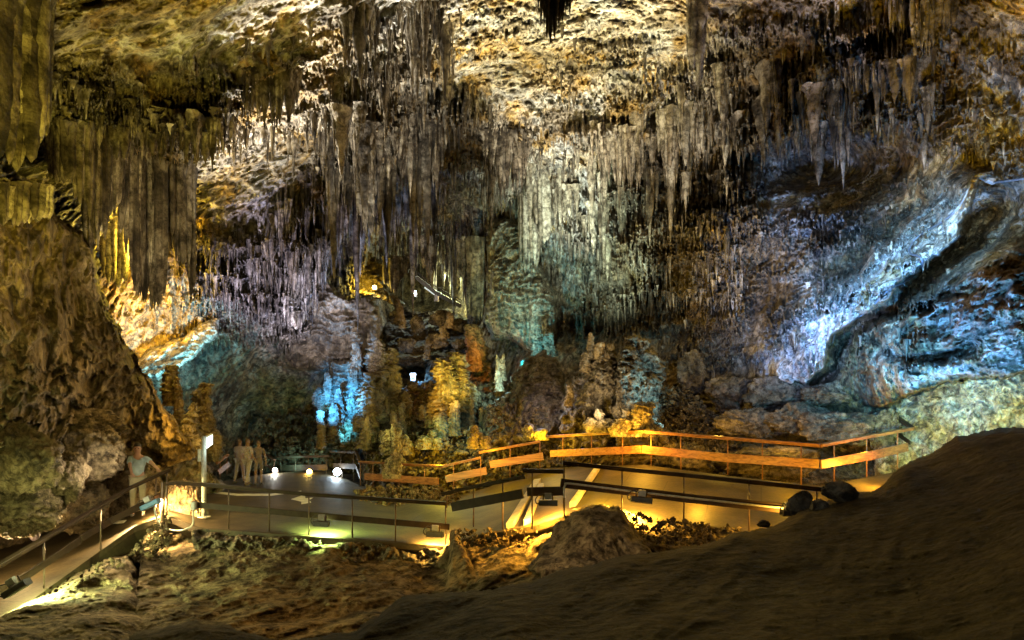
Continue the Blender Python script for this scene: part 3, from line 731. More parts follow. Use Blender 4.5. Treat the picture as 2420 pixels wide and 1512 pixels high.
# prototype clusters, 1 m long, copied with their own size and turn
protos = []
for k in range(10):
    r = np.random.RandomState(200 + k)
    tb = [(0, 0, .06, 1.0, .085 + .05 * r.rand(), 1.2 + r.rand() * .8, 10 + k)]
    for j in range(r.randint(4, 9)):
        a = r.rand() * 6.28; q = .06 + .13 * r.rand()
        tb.append((q * math.cos(a), q * math.sin(a), .07, .2 + .6 * r.rand() ** 1.5, .035 + .05 * r.rand(), 1.0 + r.rand(), 50 + k * 10 + j))
    V, Q, T = tube_arrays(tb, 10, 16)
    protos.append((V, Q, T))
proto_me = {}
def cluster(u, v, Lpx, group, label, mat, rr, wide=1.0, name='stalactite', dshift=0.0):
    d = shell_d(u, v) - .1 + dshift
    k = rr.randint(10); key = (k, mat.name)
    L = Lpx / F * d
    if key not in proto_me:
        o = np_mesh(name, protos[k][0], protos[k][1], mat, None, protos[k][2]); proto_me[key] = o.data
    else:
        o = bpy.data.objects.new(name, proto_me[key]); COL.objects.link(o)
    o.location = at(u, v, d)
    wd_ = L * wide * (.7 + .6 * rr.rand()) ; wd_ = max(min(wd_, 1.6), .3)
    o.scale = (wd_, wd_, L)
    o.rotation_euler = (0, 0, rr.rand() * 6.28)
    return tag(o, label, 'stalactite', group)

PALE = [[(500,555),(490,470),(540,400),(600,330),(690,300),(745,330),(735,420),(650,480),(560,540)], [(560,150),(800,50),(806,170),(740,230),(716,170),(640,150),(570,165)], [(1060,0),(1620,0),(1620,120),(1540,230),(1420,300),(1300,360),(1250,300),(1080,200)]]
def pale(u, v, m=0):
    return any(float(sdf(np.array([float(u)]), np.array([float(v)]), q)[0]) > m for q in PALE)
ZONES = [ # name of the group, label, polygon box (u0,v0,u1,v1), slope of the band, how many, length px, material, width
 ('drips of the dark band at the upper left', 'dark brown stalactite, @ third of the band over the left hanging curtains', (150,215,560,300), .2, 30, (40,110), DM, 1.3),
 ('long drips of the dark cluster at the top', 'dark brown stalactite, @ third of the top edge cluster left of centre', (815,5,1055,130), -.1, 18, (70,190), DM, 1.0),
 ('drips of the middle cluster', 'grey brown stalactite, @ third of the cluster over the dark cave mouth', (760,170,1060,480), -.3, 46, (90,260), DM, .9),
 ('drips left of the middle cluster', 'dark bluish stalactite, @ third, between pale slanting ceiling and middle cluster', (640,330,860,520), -.3, 30, (70,160), DM, 1.0),
 ('drips right of the gold ceiling', 'pale grey stalactite, @ third of the rows right of the golden ceiling', (1400,220,1720,470), -.7, 34, (90,220), PM, .9),
 ('drips by the white pipes', 'grey white stalactite, @ third of the rows above the white organ pipes', (1130,290,1440,520), .5, 20, (80,180), PM, .9),
 ('drips on the brown mass at the right', 'brown grey stalactite, @ third of the hanging mass above the right hollow', (1700,120,2200,330), -.45, 38, (60,150), DM, 1.2),
 ('drips above the stairs', 'olive brown stalactite, @ third of the row above the far stairs', (930,540,1140,600), 0, 24, (60,150), DM, .8),
 ('fine drips of the violet wall', 'thin violet grey stalactite, @ third of the wall above the violet flowstone', (500,540,820,640), -.1, 26, (50,110), DM, .8),
]
zr = np.random.RandomState(5)
for grp, lab, (a, b_, c, d_), sl, n, (l0, l1), mt, wd_ in ZONES:
    for _ in range(n):
        t = zr.rand(); u = a + (c - a) * t; v = b_ + (d_ - b_) * zr.rand() + sl * (t - .5) * 200
        if pale(u, v, -6): continue
        Lp = (l0 + (l1 - l0) * zr.rand() ** 1.6) * (.55 + .9 * zr.rand())
        kind_ = 'long' if Lp > l0 + .55 * (l1 - l0) else 'short' if Lp < l0 + .12 * (l1 - l0) else 'middling'
        side_ = 'left' if t < .34 else 'right' if t > .67 else 'middle'
        cluster(u, v, Lp, grp, kind_ + ' ' + lab.replace('@', side_), mt, zr, wd_ * .62)

# the countless small ones
small = []
def scatter(n, box, sl, l0, l1, r0, r1, keep=None):
    for _ in range(n):
        t = zr.rand(); u = box[0] + (box[2] - box[0]) * t; v = box[1] + (box[3] - box[1]) * zr.rand() + sl * (t - .5) * (box[2] - box[0])
        if v > 1000 or (keep and not keep(u, v)): continue
        if pale(u, v) and zr.rand() < .80: continue
        if perlin(u / 75., v / 60., 0, 77) + .5 * perlin(u / 25., v / 25., 0, 78) < .02: continue
        d = shell_d(u, v)
        small.append(drip(u, v - 4, v + l0 + (l1 - l0) * 1.7 * zr.rand() ** 3.2, d - .03, r0 + (r1 - r0) * zr.rand(), .9 + zr.rand(), zr.randint(1e5)))
scatter(1200, (130, 190, 600, 330), .1, 12, 50, .02, .07)
scatter(2600, (620, 240, 1120, 640), -.2, 12, 60, .02, .075)
scatter(420, (800, 0, 1070, 200), 0, 14, 60, .02, .06)
scatter(2300, (1130, 330, 1760, 740), -.1, 10, 50, .02, .07)
scatter(1500, (1560, 90, 2220, 330), -.55, 10, 50, .02, .07)
scatter(1800, (470, 540, 860, 760), -.05, 10, 46, .02, .07)
scatter(420, (560, 20, 1100, 330), -.3, 10, 50, .03, .07)
scatter(360, (1060, 20, 1560, 330), 0, 10, 46, .03, .08)
scatter(500, (1540, 480, 2250, 860), -.2, 10, 40, .02, .06)
scatter(500, (930, 560, 1160, 640), 0, 20, 90, .05, .12)
scatter(260, (2180, 120, 2420, 400), 0, 10, 44, .02, .05)
tag(tubes_obj('drip_stone', small, DM, None, 6, 7), 'countless small grey drips covering the ceiling between the large stalactites', kind='stuff')

# named curtains and pipes
curtain('curtain_formation', [(-60,-30,430,9.6),(0,-30,385,9.8),(28,-30,420,10),(62,-30,425,10.2),(88,-30,360,10.5),(112,-30,320,10.8)], M['drip'],
        'huge olive brown folded curtain hanging at the far left edge', pw=.11, seed=1, rings=26, rag=.05, snap=False)
curtain('curtain_formation', [(-60,430,545,10.6),(0,432,540,10.8),(60,436,535,11.2),(122,440,520,11.8)], M['drip'], 'low dark curtain of even pipes under the huge folded curtain', pw=.06, seed=2, snap=False)
curtain('curtain_formation', [(120,300,430,14.6),(160,285,450,14.8),(205,290,520,15.4),(240,300,560,16)], M['drip'], 'small brown curtain right beside the huge far left one', pw=.07, seed=3, rag=.3)
curtain('curtain_formation', [(205,300,640,16.6),(240,300,600,17),(262,310,520,17.4),(292,330,500,18)], M['drip'], 'narrow dark curtain ending above the left edge of the glowing gold pocket', pw=.07, seed=4, rag=.2)
curtain('curtain_formation', [(290,345,560,18.4),(318,350,700,18.6),(345,362,735,18.8),(385,375,740,19)], M['drip'], 'long brown curtain that reaches down into the middle of the gold pocket', pw=.08, seed=5, rag=.12, rings=26)
curtain('curtain_formation', [(382,380,600,19.2),(410,372,620,19.3),(440,375,650,19.4),(456,390,720,19.5)], M['drip'], 'long grey curtain at the right side of the gold pocket', pw=.08, seed=6, rag=.1, rings=26)
curtain('curtain_formation', [(244,520,670,22.6),(275,518,690,22.8),(300,525,660,23)], PM, 'golden translucent curtain inside the lit pocket at its left', pw=.10, seed=7, rag=.15, snap=False)
curtain('curtain_formation', [(566,166,245,20.0),(600,160,300,20.0),(640,158,330,20.1),(680,160,300,20.2),(704,166,250,20.3)], M['drip'], 'fringed curtain of sharp drips under the white shelf', pw=.07, seed=8, rag=.35, blunt=1.6, layers=3)
curtain('curtain_formation', [(846,300,520,25.2),(862,290,560,25.2),(880,285,565,25.3),(892,300,500,25.4)], M['drip'], 'longest free hanging stalactite bundle in the middle, ending above the grotto', pw=.14, seed=9, rag=.25, blunt=1.8, layers=3, rings=26)
curtain('curtain_formation', [(928,300,360,24.6),(950,300,430,24.7),(972,310,400,24.8)], M['drip'], 'grey pointed bundle right of the longest bundle', pw=.12, seed=10, rag=.3, blunt=1.4, layers=3)
curtain('curtain_formation', [(1232,395,640,33.6),(1250,385,660,33.4),(1268,392,650,33.4)], PM, 'tall white organ pipe column left of its twin beside the green flowstone', pw=.16, seed=11, rag=.1, rings=26, snap=False)
curtain('curtain_formation', [(1266,388,560,32.8),(1290,400,585,32.6),(1305,425,560,32.6)], PM, 'white organ pipe column with a clean cut foot', pw=.15, seed=12, rag=.12, rings=24, snap=False)
curtain('curtain_formation', [(1306,425,520,32.4),(1330,430,540,32.2),(1352,440,500,32.2)], PM, 'short pale pipes just right of the white organ pipe columns', pw=.12, seed=13, rag=.4, blunt=2)
curtain('curtain_formation', [(1400,290,400,27.5),(1440,300,430,27.2),(1480,305,470,26.8),(1520,300,460,26.4)], PM, 'broad grey fringe hanging left of the pale wide fringe', pw=.11, seed=14, rag=.4, blunt=1.6, layers=3)
curtain('curtain_formation', [(1556,262,400,24.4),(1590,256,420,24.2),(1630,245,410,24),(1680,238,330,23.6)], PM, 'pale wide fringe of parallel drips right of the golden ceiling', pw=.10, seed=15, rag=.3, blunt=2, layers=2)
curtain('curtain_formation', [(1150,310,420,27.6),(1180,305,470,27.6),(1212,306,480,27.8),(1248,312,430,28)], M['drip'], 'dark bundle hanging below the white and gold ceiling in the middle', pw=.12, seed=16, rag=.35, blunt=1.6, layers=3)
curtain('curtain_formation', [(1112,560,780,36.8),(1122,560,800,36.6),(1140,560,760,36.6)], M['drip'], 'slim brown column to the left of the green flowstone wall', pw=.2, seed=17, rag=.05, rings=26, snap=False)
curtain('curtain_formation', [(1632,-30,160,16.4),(1645,-30,250,16.4),(1662,-30,270,16.5)], M['drip'], 'dark blue column coming down from the top edge right of the golden ceiling', pw=.12, seed=18, rag=.15, blunt=1.8, layers=3, rings=26)
curtain('curtain_formation', [(1272,-40,70,11.5),(1290,-40,96,11.5),(1302,-40,120,11.5),(1330,-40,60,11.6),(1356,-40,30,11.6)], M['drip'], 'black jagged bundle hanging from the top edge in front of the golden ceiling', pw=.05, seed=19, rag=.3, blunt=1.6, layers=3, snap=False)
curtain('curtain_formation', [(2160,-30,120,13.4),(2200,-30,100,13.2),(2230,-30,80,13),(2262,-30,60,12.8)], M['drip'], 'brown ribbed end of the hanging mass at the top right', pw=.07, seed=20, rag=.2)
curtain('curtain_formation', [(2255,300,390,15.6),(2290,295,410,15.4),(2330,300,380,15.2)], PM, 'yellow grey drapery above the cable box at the right', pw=.06, seed=21, rag=.3, blunt=2)
curtain('curtain_formation', [(690,740,775,31.6),(730,735,795,31.6),(765,740,770,31.6),(798,735,790,31.4)], PM, 'white violet curtain of even drips above the blue column', pw=.09, seed=22, rag=.3)
curtain('curtain_formation', [(1830,240,330,18.4),(1845,250,420,18.2),(1856,255,330,18.2)], M['drip'], 'lone thin drip hanging over the dark hollow at the right', pw=.06, seed=23, rag=.3, blunt=1.5)

# white shelf over the fringed curtain
sh = patch('rock_shelf', [(566,186),(600,165),(650,150),(700,142),(760,112),(800,92),(806,104),(760,140),(706,166),(640,166),(590,176)],
    [(570,180,19.9),(640,158,19.8),(700,155,20),(800,98,20.4),(690,140,20.6)], PM, step=1.6, rim=(9, .5), jit=(4, 30), style=dict(rough=.1, fine=.6, seed=3), seed=40)
tag(sh, 'white smooth rock shelf over the fringed curtain on the left ceiling', 'rock shelf')

# ------------------------------------------------------------------ columns, stalagmites
WM = M['wall']
tw = patch('flowstone_column', [(1148,560),(1160,520),(1200,505),(1240,520),(1262,600),(1290,650),(1318,690),(1322,760),(1300,840),(1250,835),(1225,815),(1160,800),(1142,760),(1150,640)],
    [(1150,560,37),(1250,560,36),(1320,720,34),(1200,700,34.6),(1150,780,36),(1290,830,34)], PM, style=dict(rough=.5, shin=.75, flu=.30, seed=101, fine=1.2), rim=(26, 2.6), jit=(7, 40), seed=41)
tag(tw, 'broad green lit flowstone column right of the far stairs', 'flowstone')
vm = patch('flowstone_mass', [(560,760),(620,735),(690,700),(700,650),(780,640),(800,690),(830,700),(880,690),(900,740),(905,860),(880,960),(840,1000),(780,880),(700,880),(600,850)],
    [(600,780,32),(700,700,32),(790,660,31.6),(880,720,31.5),(890,940,31.5),(760,860,32.5),(620,850,33)], WM, style=dict(rough=.6, shin=.6, flu=.16, seed=111, fine=1.6), rim=(20, 2.0), jit=(9, 40), seed=42)
tag(vm, 'violet and brown terraced flowstone mass left of the golden column', 'flowstone')
bc = patch('flowstone_column', [(790,850),(850,846),(862,900),(856,960),(860,1010),(850,1052),(808,1055),(790,1010),(776,960),(760,930),(770,900)],
    [(800,860,31),(850,900,30.6),(770,930,31),(830,1045,30.2),(810,960,30)], WM, step=2, style=dict(rough=.5, shin=.6, flu=.15, seed=121, fine=1.8), rim=(16, 1.5), jit=(9, 26), seed=43)
tag(bc, 'bright blue lit flowstone column beside the lower path lamps', 'flowstone')
lathe('flowstone_column', 846, 940, 770, 30.2, .32, WM, 'slender blue lit column leaning behind the bright blue one', 'flowstone', seed=3, plates=9, lump=.35, taper=.5, lean=-.06, detail=1.5)
lathe('flowstone_column', 888, 1000, 800, 29.6, .50, WM, 'gold brown lumpy column with a pale edge left of the sign in the hollow', 'flowstone', seed=4, plates=10, lump=.4, taper=.35, detail=2, shin=.12)
lathe('flowstone_column', 922, 980, 822, 30.2, .42, WM, 'olive column of stacked lumps nearest the sign in the hollow', 'flowstone', seed=5, plates=9, lump=.45, taper=.4, detail=1.6, shin=.1)
lathe('flowstone_column', 870, 1010, 880, 28.9, .40, WM, 'stout brown stump in front of the gold brown column', 'flowstone', seed=6, plates=5, lump=.35, taper=.4, detail=1.4, shin=.1)
lathe('stalagmite', 1046, 1010, 848, 28.2, .52, WM, 'golden stalagmite of stacked plates right of the sign in the hollow', 'stalagmite', seed=7, plates=10, lump=.5, taper=.25, detail=2, shin=.14)
lathe('stalagmite', 1080, 975, 832, 28.9, .46, WM, 'pale olive stalagmite behind the golden one', 'stalagmite', seed=8, plates=8, lump=.4, taper=.3, detail=1.8, shin=.12)
lathe('stalagmite', 1074, 1030, 945, 27.6, .26, WM, 'cyan lit stump at the foot of the golden stalagmite', 'stalagmite', seed=9, plates=4, lump=.3, taper=.3)
lathe('stalagmite', 1040, 1040, 972, 27.4, .30, WM, 'green lit stump at the foot of the golden stalagmite', 'stalagmite', seed=10, plates=4, lump=.4, taper=.3)
lathe('flowstone_column', 1122, 880, 765, 35, .50, WM, 'orange lit pillar beneath the slim brown column', 'flowstone', seed=11, plates=7, lump=.4, taper=.2, detail=1.4)
lathe('stalagmite', 1273, 840, 766, 32, .30, PM, 'pointed teal stalagmite on top of the dark arch', 'stalagmite', seed=12, plates=6, lump=.35, taper=.6, detail=1.2, blunt=1)
lathe('stalagmite', 1300, 842, 786, 31.8, .30, PM, 'rounded teal stalagmite right of the pointed one on the dark arch', 'stalagmite', seed=13, plates=6, lump=.35, taper=.3, detail=1.2)
for k, (u, vb, vt, w) in enumerate([(1176,905,838,.16),(1190,900,836,.14),(1182,925,880,.22)]):
    lathe('stalagmite', u, vb, vt, 31, w, PM, 'white glowing stalagmite in the gap left of the dark arch', 'stalagmite', 'white stalagmites left of the dark arch', seed=20 + k, plates=6, lump=.3, taper=.5)
# left: amber group above the glass sign
lathe('stalagmite', 404, 960, 862, 23.2, .27, WM, 'amber stalagmite with a flat top, upper one on the left rock edge', 'stalagmite', seed=30, plates=5, lump=.35, taper=.25, detail=1.3)
lathe('stalagmite', 420, 1010, 890, 23, .18, WM, 'thin amber stalagmite below the flat topped one', 'stalagmite', seed=31, plates=6, lump=.3, taper=.4)
lathe('stalagmite', 480, 1030, 905, 24.2, .40, WM, 'tall amber stalagmite of stacked plates behind the yellow cone', 'stalagmite', seed=32, plates=9, lump=.4, taper=.4, detail=1.6)
lathe('stalagmite', 452, 1062, 950, 22.6, .42, PM, 'smooth yellow cone beneath the thin amber stalagmite', 'stalagmite', seed=33, plates=2, lump=.08, taper=.75, detail=1.2, blunt=1.2)
lathe('stalagmite', 508, 1090, 1020, 24, .25, WM, 'small amber knob right behind the lit sign panel', 'stalagmite', seed=34, plates=4, lump=.4, taper=.3)
# crown shaped stalagmites behind the far railing
def crown(u, vb, d, s, label, seed):
    root = bpy.data.objects.new('stalagmite_group', None); link(root); root.location = at(u, vb, d)
    tag(root, label, 'stalagmite')
    r = np.random.RandomState(seed)
    for (du, h, w) in s:
        o = lathe('knob', u + du, vb, vb - h, d + .15 * r.randn(), w, PM if seed < 63 else M['lump'], seed=seed + int(du) + 50, plates=3, lump=.35, taper=.05 if h > 40 else .2, detail=1.0, blunt=2.5)
        o.parent = root; o.location = o.location - root.location
    return root
crown(1508, 1032, 21.3, [(-52,34,.20),(-36,44,.22),(-14,66,.30),(6,84,.24),(22,82,.20),(30,46,.24),(46,34,.16)], 'large amber crown of fused stalagmites behind the orange railing', 60)
crown(1418, 1022, 21.9, [(-20,36,.20),(-4,56,.15),(4,30,.25),(22,34,.22)], 'smaller amber crown left of the large amber crown', 61)
crown(1258, 1040, 23.6, [(-8,40,.20),(4,22,.2),(20,28,.24)], 'two yellow stumps just above the bend of the rising railing', 62)
crown(1130, 1060, 25.6, [(-12,56,.20),(-2,40,.26),(16,30,.24)], 'yellow stump cluster above the orange board of the rising railing', 63)
crown(935, 1075, 26.5, [(-16,60,.26),(0,76,.18),(18,50,.22),(30,36,.2)], 'olive gold stump cluster behind the left part of the rising railing', 64)
crown(1015, 1062, 27, [(-16,34,.26),(4,46,.2),(20,30,.22)], 'low golden stump cluster under the green lit stump', 65)
crown(930, 1130, 24.8, [(-6,52,.26),(6,62,.2)], 'yellow stump standing right behind the golden board', 66)

er = np.random.RandomState(77)
for k in range(46):
    u = 745 + 430 * er.rand(); v = 930 + 130 * er.rand() ** .8
    if 950 < u < 1000 and v < 960: continue
    dd = 31.5 - (v - 930) * .028; hh = 26 + 60 * er.rand() ** 2
    lathe('stalagmite', u, v + 10, v - hh, dd, .13 + .20 * er.rand(), WM, 'lumpy stump in the crowd of stumps around the feet of the lit columns', 'stalagmite', 'stumps around the lit columns', seed=700 + k, plates=3 + int(hh / 14), lump=.45, taper=.35, detail=.7)
for k in range(26):
    u = 1130 + 460 * er.rand(); v = 1030 + 50 * er.rand()
    dd = np.interp(u, [1130,1280,1400,1520,1600], [27.4,26.2,24.2,22.6,22.2]) + .4
    lathe('stalagmite', u, v + 8, v - 16 - 30 * er.rand(), dd, .12 + .16 * er.rand(), WM, 'small amber lit stump in the row just behind the long orange railing', 'stalagmite', 'stumps behind the orange railing', seed=800 + k, plates=3, lump=.4, taper=.25, detail=.6)
# boulders
BM = M['blocks']
bb = patch('boulder', [(1462,830),(1480,800),(1510,788),(1535,800),(1552,830),(1572,850),(1572,900),(1562,950),(1560,1010),(1565,1060),(1500,1075),(1450,1060),(1445,960),(1456,900)],
    [(1470,820,24),(1510,800,24),(1565,860,24),(1500,900,22.6),(1560,1050,22.4),(1450,1050,22.4)], BM, style=dict(rough=.6, shin=.0, flu=0, seed=131, fine=3.2), rim=(9, 1.2), jit=(14, 26), seed=45, step=2)
tag(bb, 'tall grey boulder with a bluish lit face rising behind the amber crown', 'boulder')
bl = patch('boulder', [(1378,850),(1396,828),(1420,815),(1455,820),(1462,880),(1458,980),(1440,1060),(1330,1070),(1320,1000),(1340,930),(1368,880)],
    [(1390,840,24.5),(1450,830,24),(1350,950,24.5),(1450,1000,23),(1340,1060,23)], BM, style=dict(rough=.6, shin=.35, flu=.1, seed=141, fine=2.4), rim=(9, 1.2), jit=(14, 24), seed=46, step=2)
tag(bl, 'brown rock mass topped by stalagmites to the left of the tall grey boulder', 'rock')
for k, (u, vb, vt, w) in enumerate([(1395,850,785,.13),(1418,850,808,.22),(1440,856,812,.2),(1345,960,905,.16),(1384,880,830,.2)]):
    lathe('stalagmite', u, vb, vt, 23.9, w, WM, 'small brown stalagmite on top of the rock mass left of the tall boulder', 'stalagmite', 'small stalagmites on the brown rock mass', seed=80 + k, plates=3, lump=.3, taper=.3)
da = patch('boulder', [(1140,1010),(1170,960),(1205,900),(1225,862),(1255,832),(1290,830),(1320,850),(1340,885),(1345,940),(1330,1040),(1140,1060)],
    [(1150,1000,28),(1260,840,28),(1340,880,27.5),(1250,950,25.8),(1330,1040,25),(1150,1050,26)], BM, style=dict(rough=.7, seed=151, fine=2.8), rim=(14, 1.6), jit=(12, 30), seed=47, step=2)
tag(da, 'dark arched boulder with a rubbly foot in the middle of the hall', 'boulder')
BOULD = [
 (1722,925,24,54,42,'rounded brown boulder at the foot of the blue slope, beside the rubble'),
 (1838,932,23,76,42,'long grey brown boulder leaning right of the rounded brown boulder'),
 (1770,1000,22,66,40,'flat brown block below the rounded brown boulder, behind the orange railing'),
 (1890,995,21.5,70,38,'mossy looking brown block under the long leaning boulder'),
 (1985,1015,20.6,78,44,'amber lit boulder left of the railing corner at the right'),
 (1955,930,21.5,50,30,'dark boulder under the blue lit overhang'),
 (2080,1010,20.6,44,46,'dark block wedged beneath the end of the railing at the right'),
 (1620,1090,21,60,50,'dark block under the far railing'),
 (1800,1095,20.5,120,44,'wide shadowed block under the long orange board'),
 (1640,880,26,36,50,'pointed dark rock standing right of the tall grey boulder'),
]
for k, (u, v, d, wu, wv, lab) in enumerate(BOULD):
    boulder('boulder', u, v, d, wu * 1.12, wv * 1.12, BM, lab, seed=300 + k, n=1.8, rough=.2, deep=.7, facets=14, cut=.62)
LB = [
 (205,1015,16.6,75,44,'round brown boulder above the pale lit one on the left rock'),
 (222,1072,16.0,62,60,'pale warmly lit boulder with a rough face behind the man'),
 (60,1085,14.2,74,78,'greenish boulder with a lit face at the left edge'),
 (150,1130,15.2,50,62,'plain brown boulder between the greenish and the pale lit ones'),
 (40,1195,15.0,96,66,'yellowish rugged boulder at the left edge just above the handrail'),
 (185,1195,17.2,60,60,'low brown boulder behind the left handrail'),
 (430,1215,18.6,50,70,'amber and green lit boulder between the two near railings'),
 (310,1150,20.0,60,80,'sloping dark rock behind the man'),
]
for k, (u, v, d, wu, wv, lab) in enumerate(LB):
    boulder('boulder', u, v, d, wu * 1.1, wv * 1.1, M['lump'], lab, seed=340 + k, n=2.4, rough=.15, deep=.7, facets=8, cut=.76)
boulder('boulder', 1892, 1192, 10.4, 32, 33, BM, 'grey angular stone standing on the slope in front of the railing end', seed=371, n=1.5, facets=12, deep=.6, rough=.1)
boulder('boulder', 1985, 1163, 9.9, 42, 25, BM, 'dark smooth stone lying beside the angular stone on the slope', seed=372, n=1.5, facets=6, deep=.6, rough=.1, rot=.15)
boulder('boulder', 1936, 1198, 9.8, 22, 18, BM, 'small round stone between the two larger stones on the slope', seed=373, n=1, facets=6, rough=.1)
boulder('boulder', 1805, 1238, 9.2, 16, 9, BM, 'little dark stone on the crest of the slope at left of the angular stone', seed=374, n=.8)

# rubble heaps
def stones(name, box, n, s0, s1, dfun, mat, label, seed, shape=None):
    r = np.random.RandomState(seed); Vs, Qs, Ts, base = [], [], [], 0
    for i in range(n):
        u = box[0] + (box[2] - box[0]) * r.rand(); v = box[1] + (box[3] - box[1]) * r.rand()
        if shape and not shape(u, v): continue
        d = dfun(u, v) + .15 * r.randn(); s = (s0 + (s1 - s0) * r.rand() ** 4) / F * d
        V, Q = rock_arrays((s * (.6 + .9 * r.rand()), s * .8, s * (.4 + .6 * r.rand())), seed * 500 + i, 12, .3, .3, .5)
        a = r.rand() * 6.28; c_, s_ = math.cos(a), math.sin(a)
        V = V @ np.array([[c_, 0, s_], [0, 1, 0], [-s_, 0, c_]]) + np.array(at(u, v, d))
        Vs.append(V); Qs.append(Q + base); base += len(V); Ts.append(np.full(len(V), r.rand() * .9))
    o = np_mesh(name, np.concatenate(Vs), np.concatenate(Qs), mat, None, np.concatenate(Ts), smooth_=False)
    return tag(o, label, kind='stuff')
def heap(poly, pts, mat, seed, fine=4.0, shin=0, rough=.5):
    o = patch('rock_slope', poly, pts, mat, step=2, style=dict(rough=rough, shin=shin, seed=seed, fine=fine), rim=(14, 1.2), jit=(8, 30), seed=seed)
    return tag(o, kind='structure')
# banks of broken ground under the loose stones
heap([(860,1010),(960,1000),(1100,1030),(1200,1040),(1300,1010),(1300,1125),(1150,1160),(1050,1190),(960,1175),(850,1150)],
     [(870,1020,31),(1290,1020,28),(860,1140,29.4),(1050,1175,26.6),(1290,1110,26.2),(1050,1090,28)], M['pit'], 171, 5.0)
heap([(1270,1000),(1380,1000),(1460,1020),(1570,1000),(1580,1112),(1440,1115),(1270,1110)], [(1280,1005,27),(1570,1005,25),(1280,1108,25.6),(1570,1110,21.4),(1420,1060,24)], M['pit'], 172, 4.0)
heap([(1550,930),(1600,905),(1680,910),(1740,960),(1760,1040),(1760,1150),(1550,1150)], [(1560,930,26),(1740,960,25),(1560,1140,21.8),(1750,1140,20.6),(1650,1040,23.4)], M['pit'], 173, 5.0)
heap([(1740,960),(1850,940),(2000,980),(2100,990),(2150,1010),(2200,1170),(1740,1170)], [(1750,970,26),(2190,1000,23),(1750,1160,20.6),(2190,1160,21),(1950,1060,22.4)], BM, 174, 2.0, 0, .8)
heap([(860,930),(1000,900),(1010,850),(1100,820),(1160,850),(1180,960),(1160,1050),(870,1050)], [(870,940,33),(1010,880,38),(1150,850,35),(1150,1040,29.6),(880,1040,30.6),(1000,980,33)], BM, 175, 4.0, .3)
heap([(590,1000),(690,950),(790,960),(850,1040),(860,1120),(590,1120)], [(600,1000,38),(780,970,36),(600,1110,34),(850,1110,31.5)], BM, 176, 4.0, .3)
heap([(1140,960),(1200,930),(1340,930),(1350,1040),(1140,1050)], [(1150,970,28),(1340,940,27.4),(1150,1040,26.6),(1340,1040,25.6)], BM, 177, 6.0)
stones('rubble', (900,1020,1290,1120), 900, 3, 12, lambda u, v: 28.0 - (v - 1020) * .012 - max(0, u - 1050) * .006, M['pit'], 'yellow lit rubble slope behind the rising railing', 1)
stones('rubble', (1280,1000,1580,1110), 500, 3, 13, lambda u, v: 26.2 - (v - 1000) * .012 - (u - 1280) * .009, M['pit'], 'amber rubble behind the far railing', 2)
stones('rubble', (1550,910,1750,1130), 1500, 3, 9, lambda u, v: 25.2 - (v - 900) * .016, M['pit'], 'brown and green lit rubble fan between the boulders', 3, lambda u, v: u < 1620 + (v - 900) * .8)
stones('rubble', (870,900,1180,1030), 700, 4, 15, lambda u, v: 32.0 - (v - 900) * .018, BM, 'dark loose blocks around the feet of the columns', 4)
stones('rubble', (1150,940,1340,1040), 700, 3, 11, lambda u, v: 26.0, BM, 'grey rubble at the foot of the dark arched boulder', 5, lambda u, v: v > 940 + (1340 - u) * .1)
stones('rubble', (600,980,850,1110), 500, 4, 16, lambda u, v: 35 - (v - 960) * .02, BM, 'bluish green dim rubble behind the lower path', 6)
stones('rubble', (1480,1205,1800,1290), 700, 3, 11, lambda u, v: 14.9 - (v - 1205) * .006, M['pit'], 'amber lit loose stones under the near right walkway edge', 7, lambda u, v: v > 1212 + (u - 1500) * .15)
stones('rubble', (1080,1250,1340,1290), 300, 3, 9, lambda u, v: 15.7 - (v - 1245) * .006, M['pit'], 'amber stones below the small lamp at the middle', 8)
stones('rubble', (290,1190,400,1330), 420, 3, 10, lambda u, v: 17.1 - (v - 1190) * .008, M['pit'], 'golden lit stones beneath the end of the left walkway', 9, lambda u, v: v > 1345 - (u - 270) * 1.1)
stones('rubble', (100,1320,320,1420), 240, 3, 8, lambda u, v: 14.2 - (v - 1320) * .01 - (320 - u) * .006, M['pit'], 'small stones along the edge of the left walkway', 10, lambda u, v: abs(v - (1440 - u * .42)) < 14)
stones('rubble', (820,1146,1090,1196), 500, 4, 12, lambda u, v: 25.9 - (v - 1140) * .06, M['pit'], 'mound of yellow green rubble on the lower walkway in front of the golden board', 11, lambda u, v: ((u - 955) / 135) ** 2 + ((v - 1172) / 24) ** 2 < 1)

heap([(310,860),(345,828),(390,812),(440,790),(490,750),(530,745),(520,790),(480,830),(455,850),(400,885),(370,900),(330,900)], [(310,850,26.6),(400,800,26.4),(500,745,27),(560,790,27.4),(450,870,25),(360,890,24.6),(430,820,25.8)], M['pale'], 185, 2.0, 0, .4)
stones('rubble', (900,1330,2400,1512), 150, 1, 5, lambda u, v: float(np.exp(0)) * 1.0 * FGD(u, v), M['ground'], 'small loose stones scattered on the foreground slope', 13, lambda u, v: v > np.interp(u, [900,1280,1650,1990,2205,2420], [1470,1390,1320,1210,1110,1060]))
